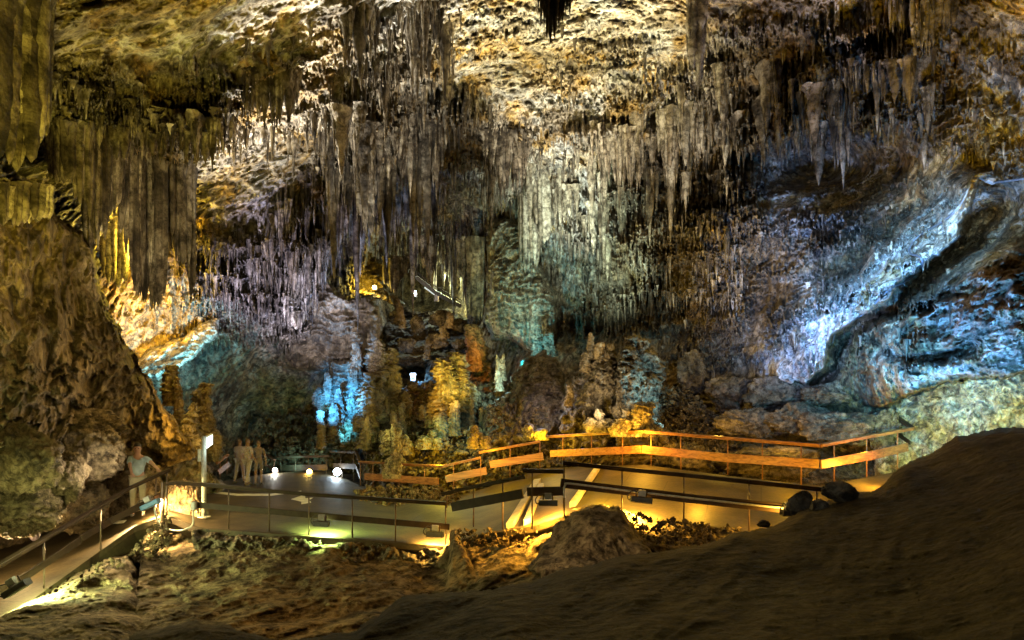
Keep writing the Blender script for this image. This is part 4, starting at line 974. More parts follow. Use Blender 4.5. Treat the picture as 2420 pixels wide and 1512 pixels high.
# the hollow in the middle: black mouth, golden grotto, dim terraces below the stairs
heap([(940,720),(1000,735),(1060,730),(1125,760),(1130,850),(1060,870),(960,870),(915,850),(905,760)], [(940,730,52),(1060,735,50),(1125,780,46),(1060,860,42),(930,850,42),(990,790,47)], BM, 181, 5.0, .15, 1.4)
for k, (u, v, d, wu, wv, lab) in enumerate([(935,750,41,16,18,'dim brown lump left of the hollow under the far stairs'),(985,765,41,22,20,'dim rounded block right under the far stairs'),(1035,752,41,26,22,'gold tinged block in the hollow under the foot of the far stairs'),
        (1085,770,40,20,18,'dim block beside the orange lit pillar in the hollow'),(960,815,39.5,26,20,'dark block above the small glowing sign'),(1030,805,39,30,20,'pale topped block between the glowing sign and the golden stalagmite'),(1085,815,38.6,18,16,'small dark block left of the orange lit pillar')]):
    boulder('boulder', u, v, d, wu, wv, BM, lab, seed=430 + k, n=1.4, facets=12, rough=.2, cut=.62)
for k, (u, vb, vt, w) in enumerate([(941,760,705,.22),(950,775,722,.20),(1062,775,735,.25),(1010,850,800,.22),(1048,800,770,.3)]):
    lathe('stalagmite', u, vb, vt, 38.2, w, WM, 'small dim stalagmite among the blocks in the hollow under the stairs', 'stalagmite', 'stalagmites in the hollow under the stairs', seed=940 + k, plates=5, lump=.4, taper=.5)
gr = patch('rock_grotto', [(815,640),(850,600),(900,612),(925,640),(905,668),(930,690),(960,720),(950,735),(900,710),(860,700),(830,690)],
    [(820,640,44),(870,610,46),(925,640,45),(830,690,42),(900,690,42),(955,725,43)], M['wall'], step=1.8, style=dict(rough=.5, shin=.5, flu=.35, seed=191, fine=2.5), rim=(8, 1.0), jit=(5, 24), seed=60)
tag(gr, 'glowing yellow grotto with fine drips high in the middle of the hall', 'grotto')
curtain('curtain_formation', [(912,610,680,42),(930,605,700,42),(950,610,660,42.4),(968,600,640,43)], M['drip'], 'dim brown curtain between the yellow grotto and the far stairs', pw=.14, seed=24, rag=.2, snap=False)
curtain('curtain_formation', [(1085,570,660,40),(1100,565,690,39.8),(1115,570,640,39.6)], M['drip'], 'dim olive curtain right above the foot of the far stairs', pw=.14, seed=25, rag=.2, snap=False)
curtain('curtain_formation', [(1000,560,650,44),(1018,560,680,44),(1034,560,640,44)], M['drip'], 'dark curtain hanging in front of the top of the far stairs', pw=.14, seed=26, rag=.25, blunt=2, snap=False)

# ------------------------------------------------------------------ walkway
def mesh_poly(name, verts, faces, mat, parent=None, smooth_=False):
    me = bpy.data.meshes.new(name); me.from_pydata([tuple(v) for v in verts], [], faces); me.update()
    if smooth_:
        for p in me.polygons: p.use_smooth = True
    me.materials.append(mat)
    return link(bpy.data.objects.new(name, me), parent)

fm = bpy.data.materials.new('walkway_concrete'); t_, N_, L_ = nt(fm); b_ = N_['Principled BSDF']
g_ = N_.new('ShaderNodeNewGeometry')
n1 = N_.new('ShaderNodeTexNoise'); n1.inputs['Scale'].default_value = 1.1; n1.inputs['Detail'].default_value = 8; n1.inputs['Roughness'].default_value = .6
n2 = N_.new('ShaderNodeTexNoise'); n2.inputs['Scale'].default_value = 14; n2.inputs['Detail'].default_value = 6
for n in (n1, n2): L_.new(g_.outputs['Position'], n.inputs['Vector'])
r1 = N_.new('ShaderNodeValToRGB'); e = r1.color_ramp.elements; e[0].position = .35; e[1].position = .66; e[0].color = (.032, .024, .012, 1); e[1].color = (.090, .068, .032, 1)
L_.new(n1.outputs['Fac'], r1.inputs['Fac'])
r2 = N_.new('ShaderNodeValToRGB'); e = r2.color_ramp.elements; e[0].position = .35; e[1].position = .6; e[0].color = (.6, .6, .6, 1); e[1].color = (1, 1, 1, 1)
L_.new(n2.outputs['Fac'], r2.inputs['Fac'])
mx = N_.new('ShaderNodeMix'); mx.data_type = 'RGBA'; mx.blend_type = 'MULTIPLY'; mx.inputs[0].default_value = .6
L_.new(r1.outputs['Color'], mx.inputs[6]); L_.new(r2.outputs['Color'], mx.inputs[7])
br = N_.new('ShaderNodeTexBrick'); br.inputs['Scale'].default_value = 1.0; br.inputs['Brick Width'].default_value = 2.4; br.inputs['Row Height'].default_value = 1.9; br.inputs['Mortar Size'].default_value = .012
br.inputs['Color1'].default_value = (1, 1, 1, 1); br.inputs['Color2'].default_value = (.86, .86, .86, 1); br.inputs['Mortar'].default_value = (.35, .35, .35, 1)
mpb = N_.new('ShaderNodeMapping'); mpb.inputs['Rotation'].default_value = (0, 0, .35); L_.new(g_.outputs['Position'], mpb.inputs['Vector']); L_.new(mpb.outputs['Vector'], br.inputs['Vector'])
mx2 = N_.new('ShaderNodeMix'); mx2.data_type = 'RGBA'; mx2.blend_type = 'MULTIPLY'; mx2.inputs[0].default_value = 1
L_.new(mx.outputs[2], mx2.inputs[6]); L_.new(br.outputs['Color'], mx2.inputs[7])
L_.new(mx2.outputs[2], b_.inputs['Base Color']); b_.inputs['Roughness'].default_value = .62; b_.inputs['Specular IOR Level'].default_value = .25
bp_ = N_.new('ShaderNodeBump'); bp_.inputs['Strength'].default_value = .35; bp_.inputs['Distance'].default_value = .03
L_.new(n2.outputs['Fac'], bp_.inputs['Height']); L_.new(bp_.outputs['Normal'], b_.inputs['Normal'])

# near edge and far edge of the walkway, matched pair by pair: (u, v, d)
NEAR = [(-330,1640,10.2),(-100,1545,11.7),(111,1392,14.1),(239,1300,16.0),(320,1242,16.9),(394,1214,17.4),(470,1246,17.0),(640,1258,16.8),(840,1272,16.7),(1056,1288,16.7),(1120,1264,16.3),(1190,1252,15.8),(1258,1240,15.5),(1335,1216,15.1),(1470,1212,15.5),(1616,1232,15.3),(1770,1256,14.4),(1950,1262,14.3),(2200,1240,14.6),(2500,1230,15)]
FAR  = [(-330,1290,17.5),(-100,1280,19),(60,1262,19.8),(190,1228,21),(300,1196,21.8),(420,1160,23.5),(505,1140,27),(640,1118,30),(770,1108,31),(853,1148,28),(930,1156,27.2),(1045,1182,25.4),(1150,1152,25.2),(1282,1106,25.0),(1400,1102,22.6),(1520,1098,20.6),(1720,1124,19),(1938,1148,17.8),(2155,1108,19.5),(2500,1080,21)]
def strip(name, a, b, sub, mat, zlift=0, par=None):
    A = [at(*p) for p in a]; B = [at(*p) for p in b]
    vs_, fs_ = [], []
    for i in range(len(A)):
        for k in range(sub + 1):
            t = k / sub; p = A[i].lerp(B[i], t); p.z += zlift; vs_.append(p)
    for i in range(len(A) - 1):
        for k in range(sub):
            o = i * (sub + 1) + k
            fs_.append((o, o + sub + 1, o + sub + 2, o + 1))
    return mesh_poly(name, vs_, fs_, mat, par, True)
tag(strip('walkway', NEAR, FAR, 6, fm), kind='structure')
# slab edge below the near side
E0 = [at(*p) for p in NEAR]
vs_ = []; fs_ = []
for i, p in enumerate(E0):
    vs_ += [p, p + Vector((0, -.06, -.02)), p + Vector((0, -.08, -.16)), p + Vector((0, .3, -.6))]
for i in range(len(E0) - 1):
    for k in range(3):
        o = i * 4 + k; fs_.append((o, o + 1, o + 5, o + 4))
tag(mesh_poly('walkway_edge', vs_, fs_, fm), kind='structure')
# rough lower ground so that nothing below is open
big = patch('cave_floor', [(-900,1085),(3300,1085),(3300,2100),(-900,2100)],
    [(-900,1090,40),(600,1090,44),(1200,1090,40),(2600,1090,38),(600,1200,27),(1600,1200,24.0),(2500,1150,28),(1200,1300,19.5),(-900,1300,20),(-300,1450,16),(600,1500,13.5),(1600,1500,13),(2500,1500,14),(800,2000,8),(3000,2000,8),(-800,2000,8)],
    M['pit'], step=8, rim=(1, 0), jit=(0.01, 60), style=dict(rough=.3, seed=161), seed=50)
tag(big, kind='structure')

def floor_pt(u, t):
    """a point on the walkway: u along the picture at the near edge, t from near (0) to far (1)"""
    for i in range(len(NEAR) - 1):
        if NEAR[i][0] <= u <= NEAR[i + 1][0]:
            k = (u - NEAR[i][0]) / (NEAR[i + 1][0] - NEAR[i][0])
            a = at(*NEAR[i]).lerp(at(*NEAR[i + 1]), k); b = at(*FAR[i]).lerp(at(*FAR[i + 1]), k)
            return a.lerp(b, t)
PAINT = plain_mat('floor_paint', (.62, .62, .56), .6, var=.3, scale=5)
def paint(name, pts, label=None):
    ps = [floor_pt(*p) + Vector((0, 0, .006)) for p in pts]
    return mesh_poly(name, ps, [tuple(range(len(ps)))], PAINT)
def on_floor(u, v):
    """where the view through (u, v) meets the walkway"""
    for i in range(len(NEAR) - 1):
        A, B, C, D = at(*NEAR[i]), at(*NEAR[i + 1]), at(*FAR[i + 1]), at(*FAR[i])
        for sub in range(6):
            a0, a1 = A.lerp(D, sub / 6), A.lerp(D, (sub + 1) / 6); b0, b1 = B.lerp(C, sub / 6), B.lerp(C, (sub + 1) / 6)
            for tri in ((a0, b0, b1), (a0, b1, a1)):
                from mathutils.geometry import intersect_ray_tri
                o = Vector((0, 0, CZ)); h = intersect_ray_tri(*tri, at(u, v, 10) - o, o, True)
                if h: return h
    return at(u, v, (CZ * F) / (v - VH))
def mark(name, uv, lift=.008):
    cen = [sum(a[0] for a in uv) / len(uv), sum(a[1] for a in uv) / len(uv)]
    ps = [on_floor(*p) + Vector((0, 0, lift)) for p in uv] 
    return mesh_poly(name, ps, [tuple(range(len(ps)))], PAINT)
am = [('floor_arrow', [(704,1180),(724,1173),(722,1179),(742,1178),(734,1182),(716,1184),(718,1190)]),
      ('floor_arrow', [(598,1134),(606,1130),(612,1136),(607,1136),(609,1140),(600,1140),(601,1136)]) ]
a1 = mark('floor_arrow', [(687,1180),(720,1169),(722,1178),(741,1176),(731,1182),(736,1188),(712,1192),(712,1186)]); tag(a1, 'pale painted arrow on the walkway floor, left of the green lit patch', 'floor arrow')
a2 = mark('floor_arrow', [(205,1238),(275,1225),(262,1232),(300,1229),(292,1237),(255,1240),(240,1246)]); tag(a2, 'pale painted arrow on the floor of the left ramp', 'floor arrow')
l1 = mark('floor_line', [(498,1160),(560,1167),(640,1167),(712,1160),(712,1163),(640,1172),(560,1172),(498,1165)]); tag(l1, 'thin pale line painted across the lower walkway behind the sign post', 'floor line')

WOOD = bpy.data.materials.new('varnished_wood'); t_, N_, L_ = nt(WOOD); b_ = N_['Principled BSDF']
tc_ = N_.new('ShaderNodeTexCoord'); mp_ = N_.new('ShaderNodeMapping'); mp_.inputs['Scale'].default_value = (1, 6, 14); L_.new(tc_.outputs['Object'], mp_.inputs['Vector'])
w_ = N_.new('ShaderNodeTexNoise'); w_.inputs['Scale'].default_value = 1.3; w_.inputs['Detail'].default_value = 6; w_.inputs['Distortion'].default_value = .8; L_.new(mp_.outputs['Vector'], w_.inputs['Vector'])
r_ = N_.new('ShaderNodeValToRGB'); e = r_.color_ramp.elements; e[0].position = .35; e[1].position = .62; e[0].color = (.16, .060, .022, 1); e[1].color = (.38, .17, .060, 1)
L_.new(w_.outputs['Fac'], r_.inputs['Fac']); L_.new(r_.outputs['Color'], b_.inputs['Base Color']); b_.inputs['Roughness'].default_value = .38
DWOOD = plain_mat('dark_oiled_wood', (.040, .025, .015), .6, var=.3, scale=6)
DWOOD.node_tree.nodes['Principled BSDF'].inputs['Specular IOR Level'].default_value = .2
STEEL = plain_mat('brown_painted_steel', (.11, .075, .05), .4, .3)
RSTEEL = plain_mat('rust_coloured_post', (.28, .13, .06), .5, .2)
BOX = plain_mat('grey_lamp_housing', (.10, .105, .11), .5, .3)
JBOX = plain_mat('light_grey_plastic', (.36, .37, .38), .5)
CABLE = plain_mat('black_cable', (.03, .03, .03), .5)
GCABLE = plain_mat('grey_cable', (.45, .45, .42), .5)
def glow(name, col, s): return plain_mat(name, (.9, .9, .9), .4, var=0, bump=0, emit=col, es=s)

def beam_bm(bm, a, b, w, h, up=Vector((0, 0, 1)), bev=.0):
    a, b = Vector(a), Vector(b); x = (b - a); L = x.length
    if L < 1e-5: return
    x.normalize(); s = x.cross(up)
    if s.length < 1e-4: s = Vector((1, 0, 0))
    s.normalize(); n = s.cross(x).normalized()
    k = min(w, h) * .18
    prof = [(-w/2+k,-h/2),(w/2-k,-h/2),(w/2,-h/2+k),(w/2,h/2-k),(w/2-k,h/2),(-w/2+k,h/2),(-w/2,h/2-k),(-w/2,-h/2+k)]
    r0 = [bm.verts.new(a + s * p + n * q) for p, q in prof]; r1 = [bm.verts.new(b + s * p + n * q) for p, q in prof]
    for i in range(8): bm.faces.new((r0[i], r0[(i+1)%8], r1[(i+1)%8], r1[i]))
    bm.faces.new(r0[::-1]); bm.faces.new(r1)
def bm_obj(name, bm, mat, parent=None, smooth_=False):
    bmesh.ops.recalc_face_normals(bm, faces=bm.faces[:])
    me = bpy.data.meshes.new(name); bm.to_mesh(me); bm.free(); me.materials.append(mat)
    if smooth_:
        for p in me.polygons: p.use_smooth = True
    return link(bpy.data.objects.new(name, me), parent)
def cyl_bm(bm, a, b, r, n=10, r2=None):
    a, b = Vector(a), Vector(b); x = (b - a).normalized(); s = x.orthogonal().normalized(); q = x.cross(s); r2 = r if r2 is None else r2
    c0 = [bm.verts.new(a + (s * math.cos(2*math.pi*i/n) + q * math.sin(2*math.pi*i/n)) * r) for i in range(n)]
    c1 = [bm.verts.new(b + (s * math.cos(2*math.pi*i/n) + q * math.sin(2*math.pi*i/n)) * r2) for i in range(n)]
    for i in range(n): bm.faces.new((c0[i], c0[(i+1)%n], c1[(i+1)%n], c1[i]))
    bm.faces.new(c0[::-1]); bm.faces.new(c1)
def tube_path(name, pts, r, mat, parent=None, n=8):
    """a smooth tube through the points"""
    P_ = [Vector(p) for p in pts]; out = []
    for i in range(len(P_) - 1):
        p0 = P_[max(i-1,0)]; p1 = P_[i]; p2 = P_[i+1]; p3 = P_[min(i+2,len(P_)-1)]
        for k in range(6):
            t = k / 6
            out.append(.5 * ((2*p1) + (p2-p0)*t + (2*p0-5*p1+4*p2-p3)*t*t + (3*p1-p0-3*p2+p3)*t**3))
    out.append(P_[-1])
    bm = bmesh.new(); rings = []
    for i, p in enumerate(out):
        x = (out[min(i+1,len(out)-1)] - out[max(i-1,0)]).normalized(); s = x.cross(Vector((0,1,.01))).normalized() if abs(x.y) < .95 else x.cross(Vector((0,0,1))).normalized(); q = x.cross(s)
        rings.append([bm.verts.new(p + (s*math.cos(2*math.pi*j/n)+q*math.sin(2*math.pi*j/n))*r) for j in range(n)])
    for a, b in zip(rings[:-1], rings[1:]):
        for j in range(n): bm.faces.new((a[j], a[(j+1)%n], b[(j+1)%n], b[j]))
    bm.faces.new(rings[0][::-1]); bm.faces.new(rings[-1])
    return bm_obj(name, bm, mat, parent, True)

def railing(label, top, boards, posts, railmat, boardmat, postmat, group=None, rw=.13, rh=.05, bh=.17, bt=.045, pr=.018):
    """top: handrail nodes (u,v,d); boards: lists of (u,v,d) middle line; posts: (u, v_foot, d) or (u, v_top, v_foot, d)"""
    root = bpy.data.objects.new('railing', None); link(root); o0 = at(*top[0]); root.location = o0
    tag(root, label, 'railing', group)
    T = [at(*p) - o0 for p in top]
    bm = bmesh.new()
    for a, b in zip(T[:-1], T[1:]):
        beam_bm(bm, a, b, rw, rh); beam_bm(bm, a + Vector((0,0,-rh*.95)), b + Vector((0,0,-rh*.95)), rw * .55, rh * .8)
    bm_obj('handrail', bm, railmat, root)
    for seg in boards:
        B = [at(*p) - o0 for p in seg]
        for a, b in zip(B[:-1], B[1:]):
            bm = bmesh.new(); beam_bm(bm, a - (a + b) / 2, b - (a + b) / 2, bt, bh)
            m = bm_obj('board', bm, boardmat, root); m.location = (a + b) / 2
            # bolts
    for p in posts:
        u, vf, d = (p[0], p[-2], p[-1])
        if len(p) == 4: tp = at(u, p[1], d)
        else:
            tp = None
            for (a, b) in zip(top[:-1], top[1:]):
                if min(a[0], b[0]) - 1 <= u <= max(a[0], b[0]) + 1:
                    k = (u - a[0]) / (b[0] - a[0]) if b[0] != a[0] else 0
                    tp = at(*a).lerp(at(*b), k); break
            if tp is None: tp = at(u, vf - 95, d)
        ft = at(u, vf, d); ft = Vector((tp.x, tp.y, min(ft.z, tp.z - .5) if False else CZ + (VH - vf) / F * tp.y))
        bm = bmesh.new(); cyl_bm(bm, Vector((0,0,0)), ft - tp, pr); 
        m = bm_obj('post', bm, postmat, root, True); m.location = tp - o0
    return root

# left ramp
railing('dark railing along the left ramp in front of the man', [(-260,1500,10.4),(0,1333,12.8),(105,1272,14.2),(237,1194,16.0),(305,1152,16.8),(401,1108,17.5)],
        [[(-200,1532,10.9),(0,1396,12.8),(60,1362,13.6),(190,1276,15.4)],[(192,1272,15.4),(260,1232,16.4),(386,1168,17.4)]],
        [(104,1392,14.2),(238,1300,16),(368,1212,17.2),(394,1180,17.4),(-100,1545,11.7)], DWOOD, DWOOD, STEEL, rw=.12, bh=.16)
# centre
railing('dark railing with a pipe along the middle of the near walkway edge', [(392,1142,17.2),(415,1138,17.2),(480,1143,17.0),(730,1166,16.8),(1054,1188,16.7)],
        [[(450,1192,17),(640,1208,16.9),(840,1226,16.8),(1062,1245,16.7)]],
        [(458,1246,17),(541,1250,17),(637,1258,16.9),(730,1268,16.8),(833,1277,16.8),(935,1286,16.7),(1053,1288,16.7)], DWOOD, DWOOD, STEEL, rw=.12, bh=.15)
bm = bmesh.new(); cyl_bm(bm, at(385,1140,17.3), at(381,1296,17.1), .05); cyl_bm(bm, at(394,1140,17.3), at(392,1260,17.2), .03)
cp = bm_obj('corner_post', bm, STEEL); tag(cp, 'thick dark corner post with a loose end where the left ramp railing ends', 'post')
# ramp pieces
railing('short sloping dark railing between the two near railings', [(1045,1166,16.6),(1100,1152,16.4),(1243,1124,15.5)], [[(1068,1198,16.4),(1236,1166,15.4)]],
        [(1120,1245,16.3),(1190,1251,15.7),(1056,1200,16.6)], DWOOD, DWOOD, STEEL, bh=.22)
railing('short level dark railing above the small middle lamp', [(1236,1110,15.2),(1334,1112,15)], [[(1246,1162,15.3),(1332,1160,15)]],
        [(1258,1250,15.4),(1332,1200,15)], DWOOD, DWOOD, STEEL, bh=.2)
railing('long dark railing along the near right edge of the upper walkway', [(1329,1091,14.9),(1468,1106,15.2),(1616,1120,15),(1770,1136,14.4),(1952,1155,14.2)],
        [[(1325,1141,14.9),(1468,1158,15.2),(1616,1176,15),(1880,1204,14.0)]],
        [(1333,1222,14.9),(1470,1214,15.3),(1616,1232,15.2),(1770,1256,14.4),(1930,1200,14.2)], DWOOD, DWOOD, STEEL, bh=.2)
# far side
railing('varnished railing with a pale board behind the rubble mound', [(849,1090,27.8),(1045,1101,25.4)], [[(862,1126,27.6),(1036,1138,25.4)]],
        [(852,1148,27.8),(884,1152,27.4),(947,1160,26.6),(1006,1170,25.9)], WOOD, WOOD, RSTEEL, rw=.15, bh=.28)
railing('first rising piece of the orange railing up the ramp', [(1045,1101,25.4),(1136,1080,25.3)], [[(1053,1132,25.4),(1150,1112,25.3)]],
        [(1072,1180,25.4),(1136,1150,25.3)], WOOD, WOOD, RSTEEL, rw=.15, bh=.28)
railing('second rising piece of the orange railing up the ramp', [(1132,1068,25.3),(1276,1042,25.0)], [[(1158,1098,25.2),(1284,1078,25)]],
        [(1206,1128,25.2),(1276,1106,25.0)], WOOD, WOOD, RSTEEL, rw=.15, bh=.28)
railing('long orange railing of the upper walkway bending towards the right', [(1270,1032,24.6),(1400,1024,22.6),(1524,1018,20.6),(1720,1034,19),(1938,1051,17.6)],
        [[(1301,1072,24),(1516,1062,20.6)],[(1518,1062,20.6),(1720,1082,19),(1936,1096,17.6)]],
        [(1333,1088,23.6),(1398,1098,22.6),(1474,1100,21.4),(1540,1106,20.4),(1613,1112,19.9),(1720,1122,19),(1806,1134,18.4),(1896,1146,17.9)], WOOD, WOOD, RSTEEL, rw=.15, bh=.24)
railing('orange railing from the corner to the far right end of the walkway', [(1938,1051,17.6),(2040,1032,18.6),(2156,1011,19.5)], [[(1940,1097,17.6),(2060,1076,18.5),(2145,1056,19.4)]],
        [(1970,1142,17.8),(2048,1128,18.5),(2120,1110,19.2)], WOOD, WOOD, RSTEEL, rw=.15, bh=.24)
railing('dark railing end climbing away from the far right corner', [(2156,1011,19.5),(2096,968,22)], [[(2150,1046,19.8),(2100,1010,22)]], [(2098,1030,22)], DWOOD, DWOOD, STEEL, rw=.15, bh=.12)
railing('dark railing behind the two bright ground lamps', [(655,1080,31),(780,1076,29.6)], [[(662,1106,31),(775,1104,29.6)]], [(664,1120,31),(700,1124,30.4),(730,1128,30),(772,1132,29.6)], DWOOD, DWOOD, STEEL, rw=.15, bh=.26)
railing('short raised railing piece just right of the white blue lamp', [(782,1066,29.4),(842,1067,28.4)], [[(788,1100,29.2),(842,1102,28.4)]], [(806,1132,29),(836,1136,28.5)], DWOOD, DWOOD, STEEL, rw=.15, bh=.22)
railing('slanting dark railing piece going down beside the raised one', [(842,1067,28.4),(852,1096,27.8)], [[(842,1102,28.4),(852,1130,27.8)]], [(852,1150,27.8)], DWOOD, DWOOD, STEEL, rw=.12, bh=.16)
railing('small orange railing rising behind the lit sign', [(512,1094,26.5),(539,1074,27)], [[(516,1116,26.5),(541,1096,27)]], [(520,1130,26.5),(536,1120,27)], WOOD, WOOD, RSTEEL, rw=.15, bh=.22)
railing('faint dark railing between the ghostly visitors and the small white lamp', [(612,1064,31),(650,1086,30)], [[(616,1090,31),(650,1112,30)]], [(648,1130,30)], DWOOD, DWOOD, STEEL, rw=.12, bh=.12)

# concrete strips of the ramp
for lab, uv in [('left edge strip of the ramp where the lower floor begins to rise', [(1196,1250),(1214,1246),(1278,1140),(1262,1142)]),
                ('middle edge strip of the ramp ending at the small lamp', [(1238,1242),(1254,1236),(1286,1152),(1272,1150)]),
                ('right edge strip running down from the upper walkway to the near edge', [(1346,1200),(1360,1196),(1420,1106),(1410,1106)])]:
    ps = [on_floor(*p) for p in uv]; bm = bmesh.new()
    lo = [bm.verts.new(p + Vector((0,0,-.02))) for p in ps]; hi = [bm.verts.new(p + Vector((0,0,.13))) for p in ps]
    bm.faces.new(hi); [bm.faces.new((lo[i], lo[(i+1)%4], hi[(i+1)%4], hi[i])) for i in range(4)]
    o = bm_obj('kerb', bm, plain_mat('pale_kerb_concrete', (.42, .38, .30), .7, var=.25, scale=4)); tag(o, lab, 'kerb')

# ------------------------------------------------------------------ lamps one can see
def rail_lamp(u, v, d, w, label, col, power, housing=BOX, es=18, back=True, tilt=0.0, jb=JBOX):
    """long flat housing hung under the board of a railing, junction box on top, its light falls on the floor behind"""
    root = bpy.data.objects.new('rail_lamp', None); link(root); root.location = at(u, v, d); root.rotation_euler = (0, tilt, 0)
    tag(root, label, 'lamp')
    hw = w / F * d / 2; bm = bmesh.new(); beam_bm(bm, (-hw, 0, 0), (hw, 0, 0), .20, .13); bm_obj('housing', bm, housing, root)
    bm = bmesh.new(); beam_bm(bm, (-hw*.86, .115, -.01), (hw*.86, .115, -.01), .025, .09); bm_obj('lens', bm, glow('lamp_glass', col, es), root)
    bm = bmesh.new(); beam_bm(bm, (-.075, -.03, .15), (.075, -.03, .15), .11, .14); bm_obj('junction_box', bm, jb, root)
    for s in (-1, 1):
        bm = bmesh.new(); beam_bm(bm, (s*hw*.5, .02, .05), (s*hw*.5, .02, .20), .03, .03); bm_obj('bracket', bm, STEEL, root)
    tube_path('cable', [(-.07, -.04, .15), (-hw*.9, -.05, .19), (-hw*1.35, -.04, .08), (-hw*1.2, 0, -.02), (-hw, 0, 0)], .012, CABLE, root)
    lc, lp = tuned('a%g,%g,%g' % (u, v, d), col, power / LP); lp *= LP
    l = bpy.data.lights.new('lamp_light', 'AREA'); l.shape = 'RECTANGLE'; l.size = hw * 1.7; l.size_y = .1; l.color = lc; l.energy = lp; l['key'] = 'a%g,%g,%g' % (u, v, d); l.spread = math.radians(150)
    lo = bpy.data.objects.new('lamp_light', l); link(lo, root); lo.location = (0, .17, .0)
    lo.rotation_euler = (math.radians(38), 0, 0) if back else (math.radians(-30), 0, 0)
    return root
rail_lamp(1515, 1181, 14.95, 50, 'blue grey lamp housing hung on the long near right railing', AMBER, 420, tilt=.10)
rail_lamp(1295, 1188, 15.0, 44, 'grey lamp housing hung under the short level railing', AMBER, 400, tilt=.0)
rail_lamp(1028, 1262, 16.5, 40, 'dark lamp housing at the right end of the middle railing with amber light below', (1, .58, .12), 200, tilt=.05)
rail_lamp(760, 1237, 16.6, 36, 'dark lamp housing on the middle railing with greenish white light behind it', (.82, 1, .35), 240, tilt=.05)
rail_lamp(356, 1192, 17.0, 44, 'blue lamp housing near the end of the left railing', (1, .62, .22), 240, tilt=-.45, housing=plain_mat('blue_grey_housing', (.10, .22, .40), .4, .2))
rail_lamp(40, 1390, 12.7, 62, 'dark lamp housing on the left railing at the picture edge with yellow green light', (.9, 1, .45), 150, tilt=-.55)
rail_lamp(1862, 1212, 13.6, 30, 'small amber lamp half hidden behind the grey angular stone', AMBER, 60, tilt=.05)

def ground_lamp(u, v, d, r, col, es, power, label, vf):
    root = bpy.data.objects.new('ground_lamp', None); link(root); root.location = at(u, v, d); tag(root, label, 'lamp')
    q = r / F * d
    bm = bmesh.new(); bmesh.ops.create_uvsphere(bm, u_segments=20, v_segments=12, radius=q)
    for w_ in bm.verts: w_.co.y *= .5
    bm_obj('lens', bm, glow('flood_glass', col, es), root, True)
    bm = bmesh.new(); cyl_bm(bm, (0, q*.3, 0), (0, q*1.6, 0), q*1.05, 16, q*.8); bm_obj('housing', bm, BOX, root, True)
    bm = bmesh.new(); dz = (v - vf) / F * d
    for s in (-1, 1): beam_bm(bm, (s*q*1.15, q*.6, 0), (s*q*1.15, q*.6, dz), .03, .03)
    beam_bm(bm, (-q*1.15, q*.6, dz), (q*1.15, q*.6, dz), .1, .04); bm_obj('stand', bm, STEEL, root)
    lc, lp = tuned('g%g,%g,%g' % (u, v, d), col, power / LP)
    l = bpy.data.lights.new('lamp_light', 'POINT'); l.color = lc; l.energy = lp * LP; l.shadow_soft_size = q; l['key'] = 'g%g,%g,%g' % (u, v, d)
    lo = bpy.data.objects.new('lamp_light', l); link(lo, root); lo.location = (0, -q * 1.2, .0)
    return root
ground_lamp(797, 1115, 28.8, 9, COOL, 60, 45, 'round white blue floodlight glaring on the lower path', 1130)
ground_lamp(731, 1115, 29.6, 6.5, (1, .6, .12), 25, 30, 'round amber floodlight left of the glaring white blue one', 1132)
ground_lamp(650, 1111, 29.8, 5.5, (1, .85, .7), 40, 70, 'small pinkish white lamp right of the ghostly visitors', 1124)
ground_lamp(979, 692, 48, 5, COOL, 90, 260, 'glaring blue white star of a lamp below the far stairs', 700)
ground_lamp(1128, 730, 44, 1.6, (1, .6, .3), 60, 10, 'tiny orange lamp on the slim brown column', 735)
ground_lamp(885, 679, 42, 5, (1, .9, .4), 18, 60, 'yellow lamp on the rim of the grotto', 684)

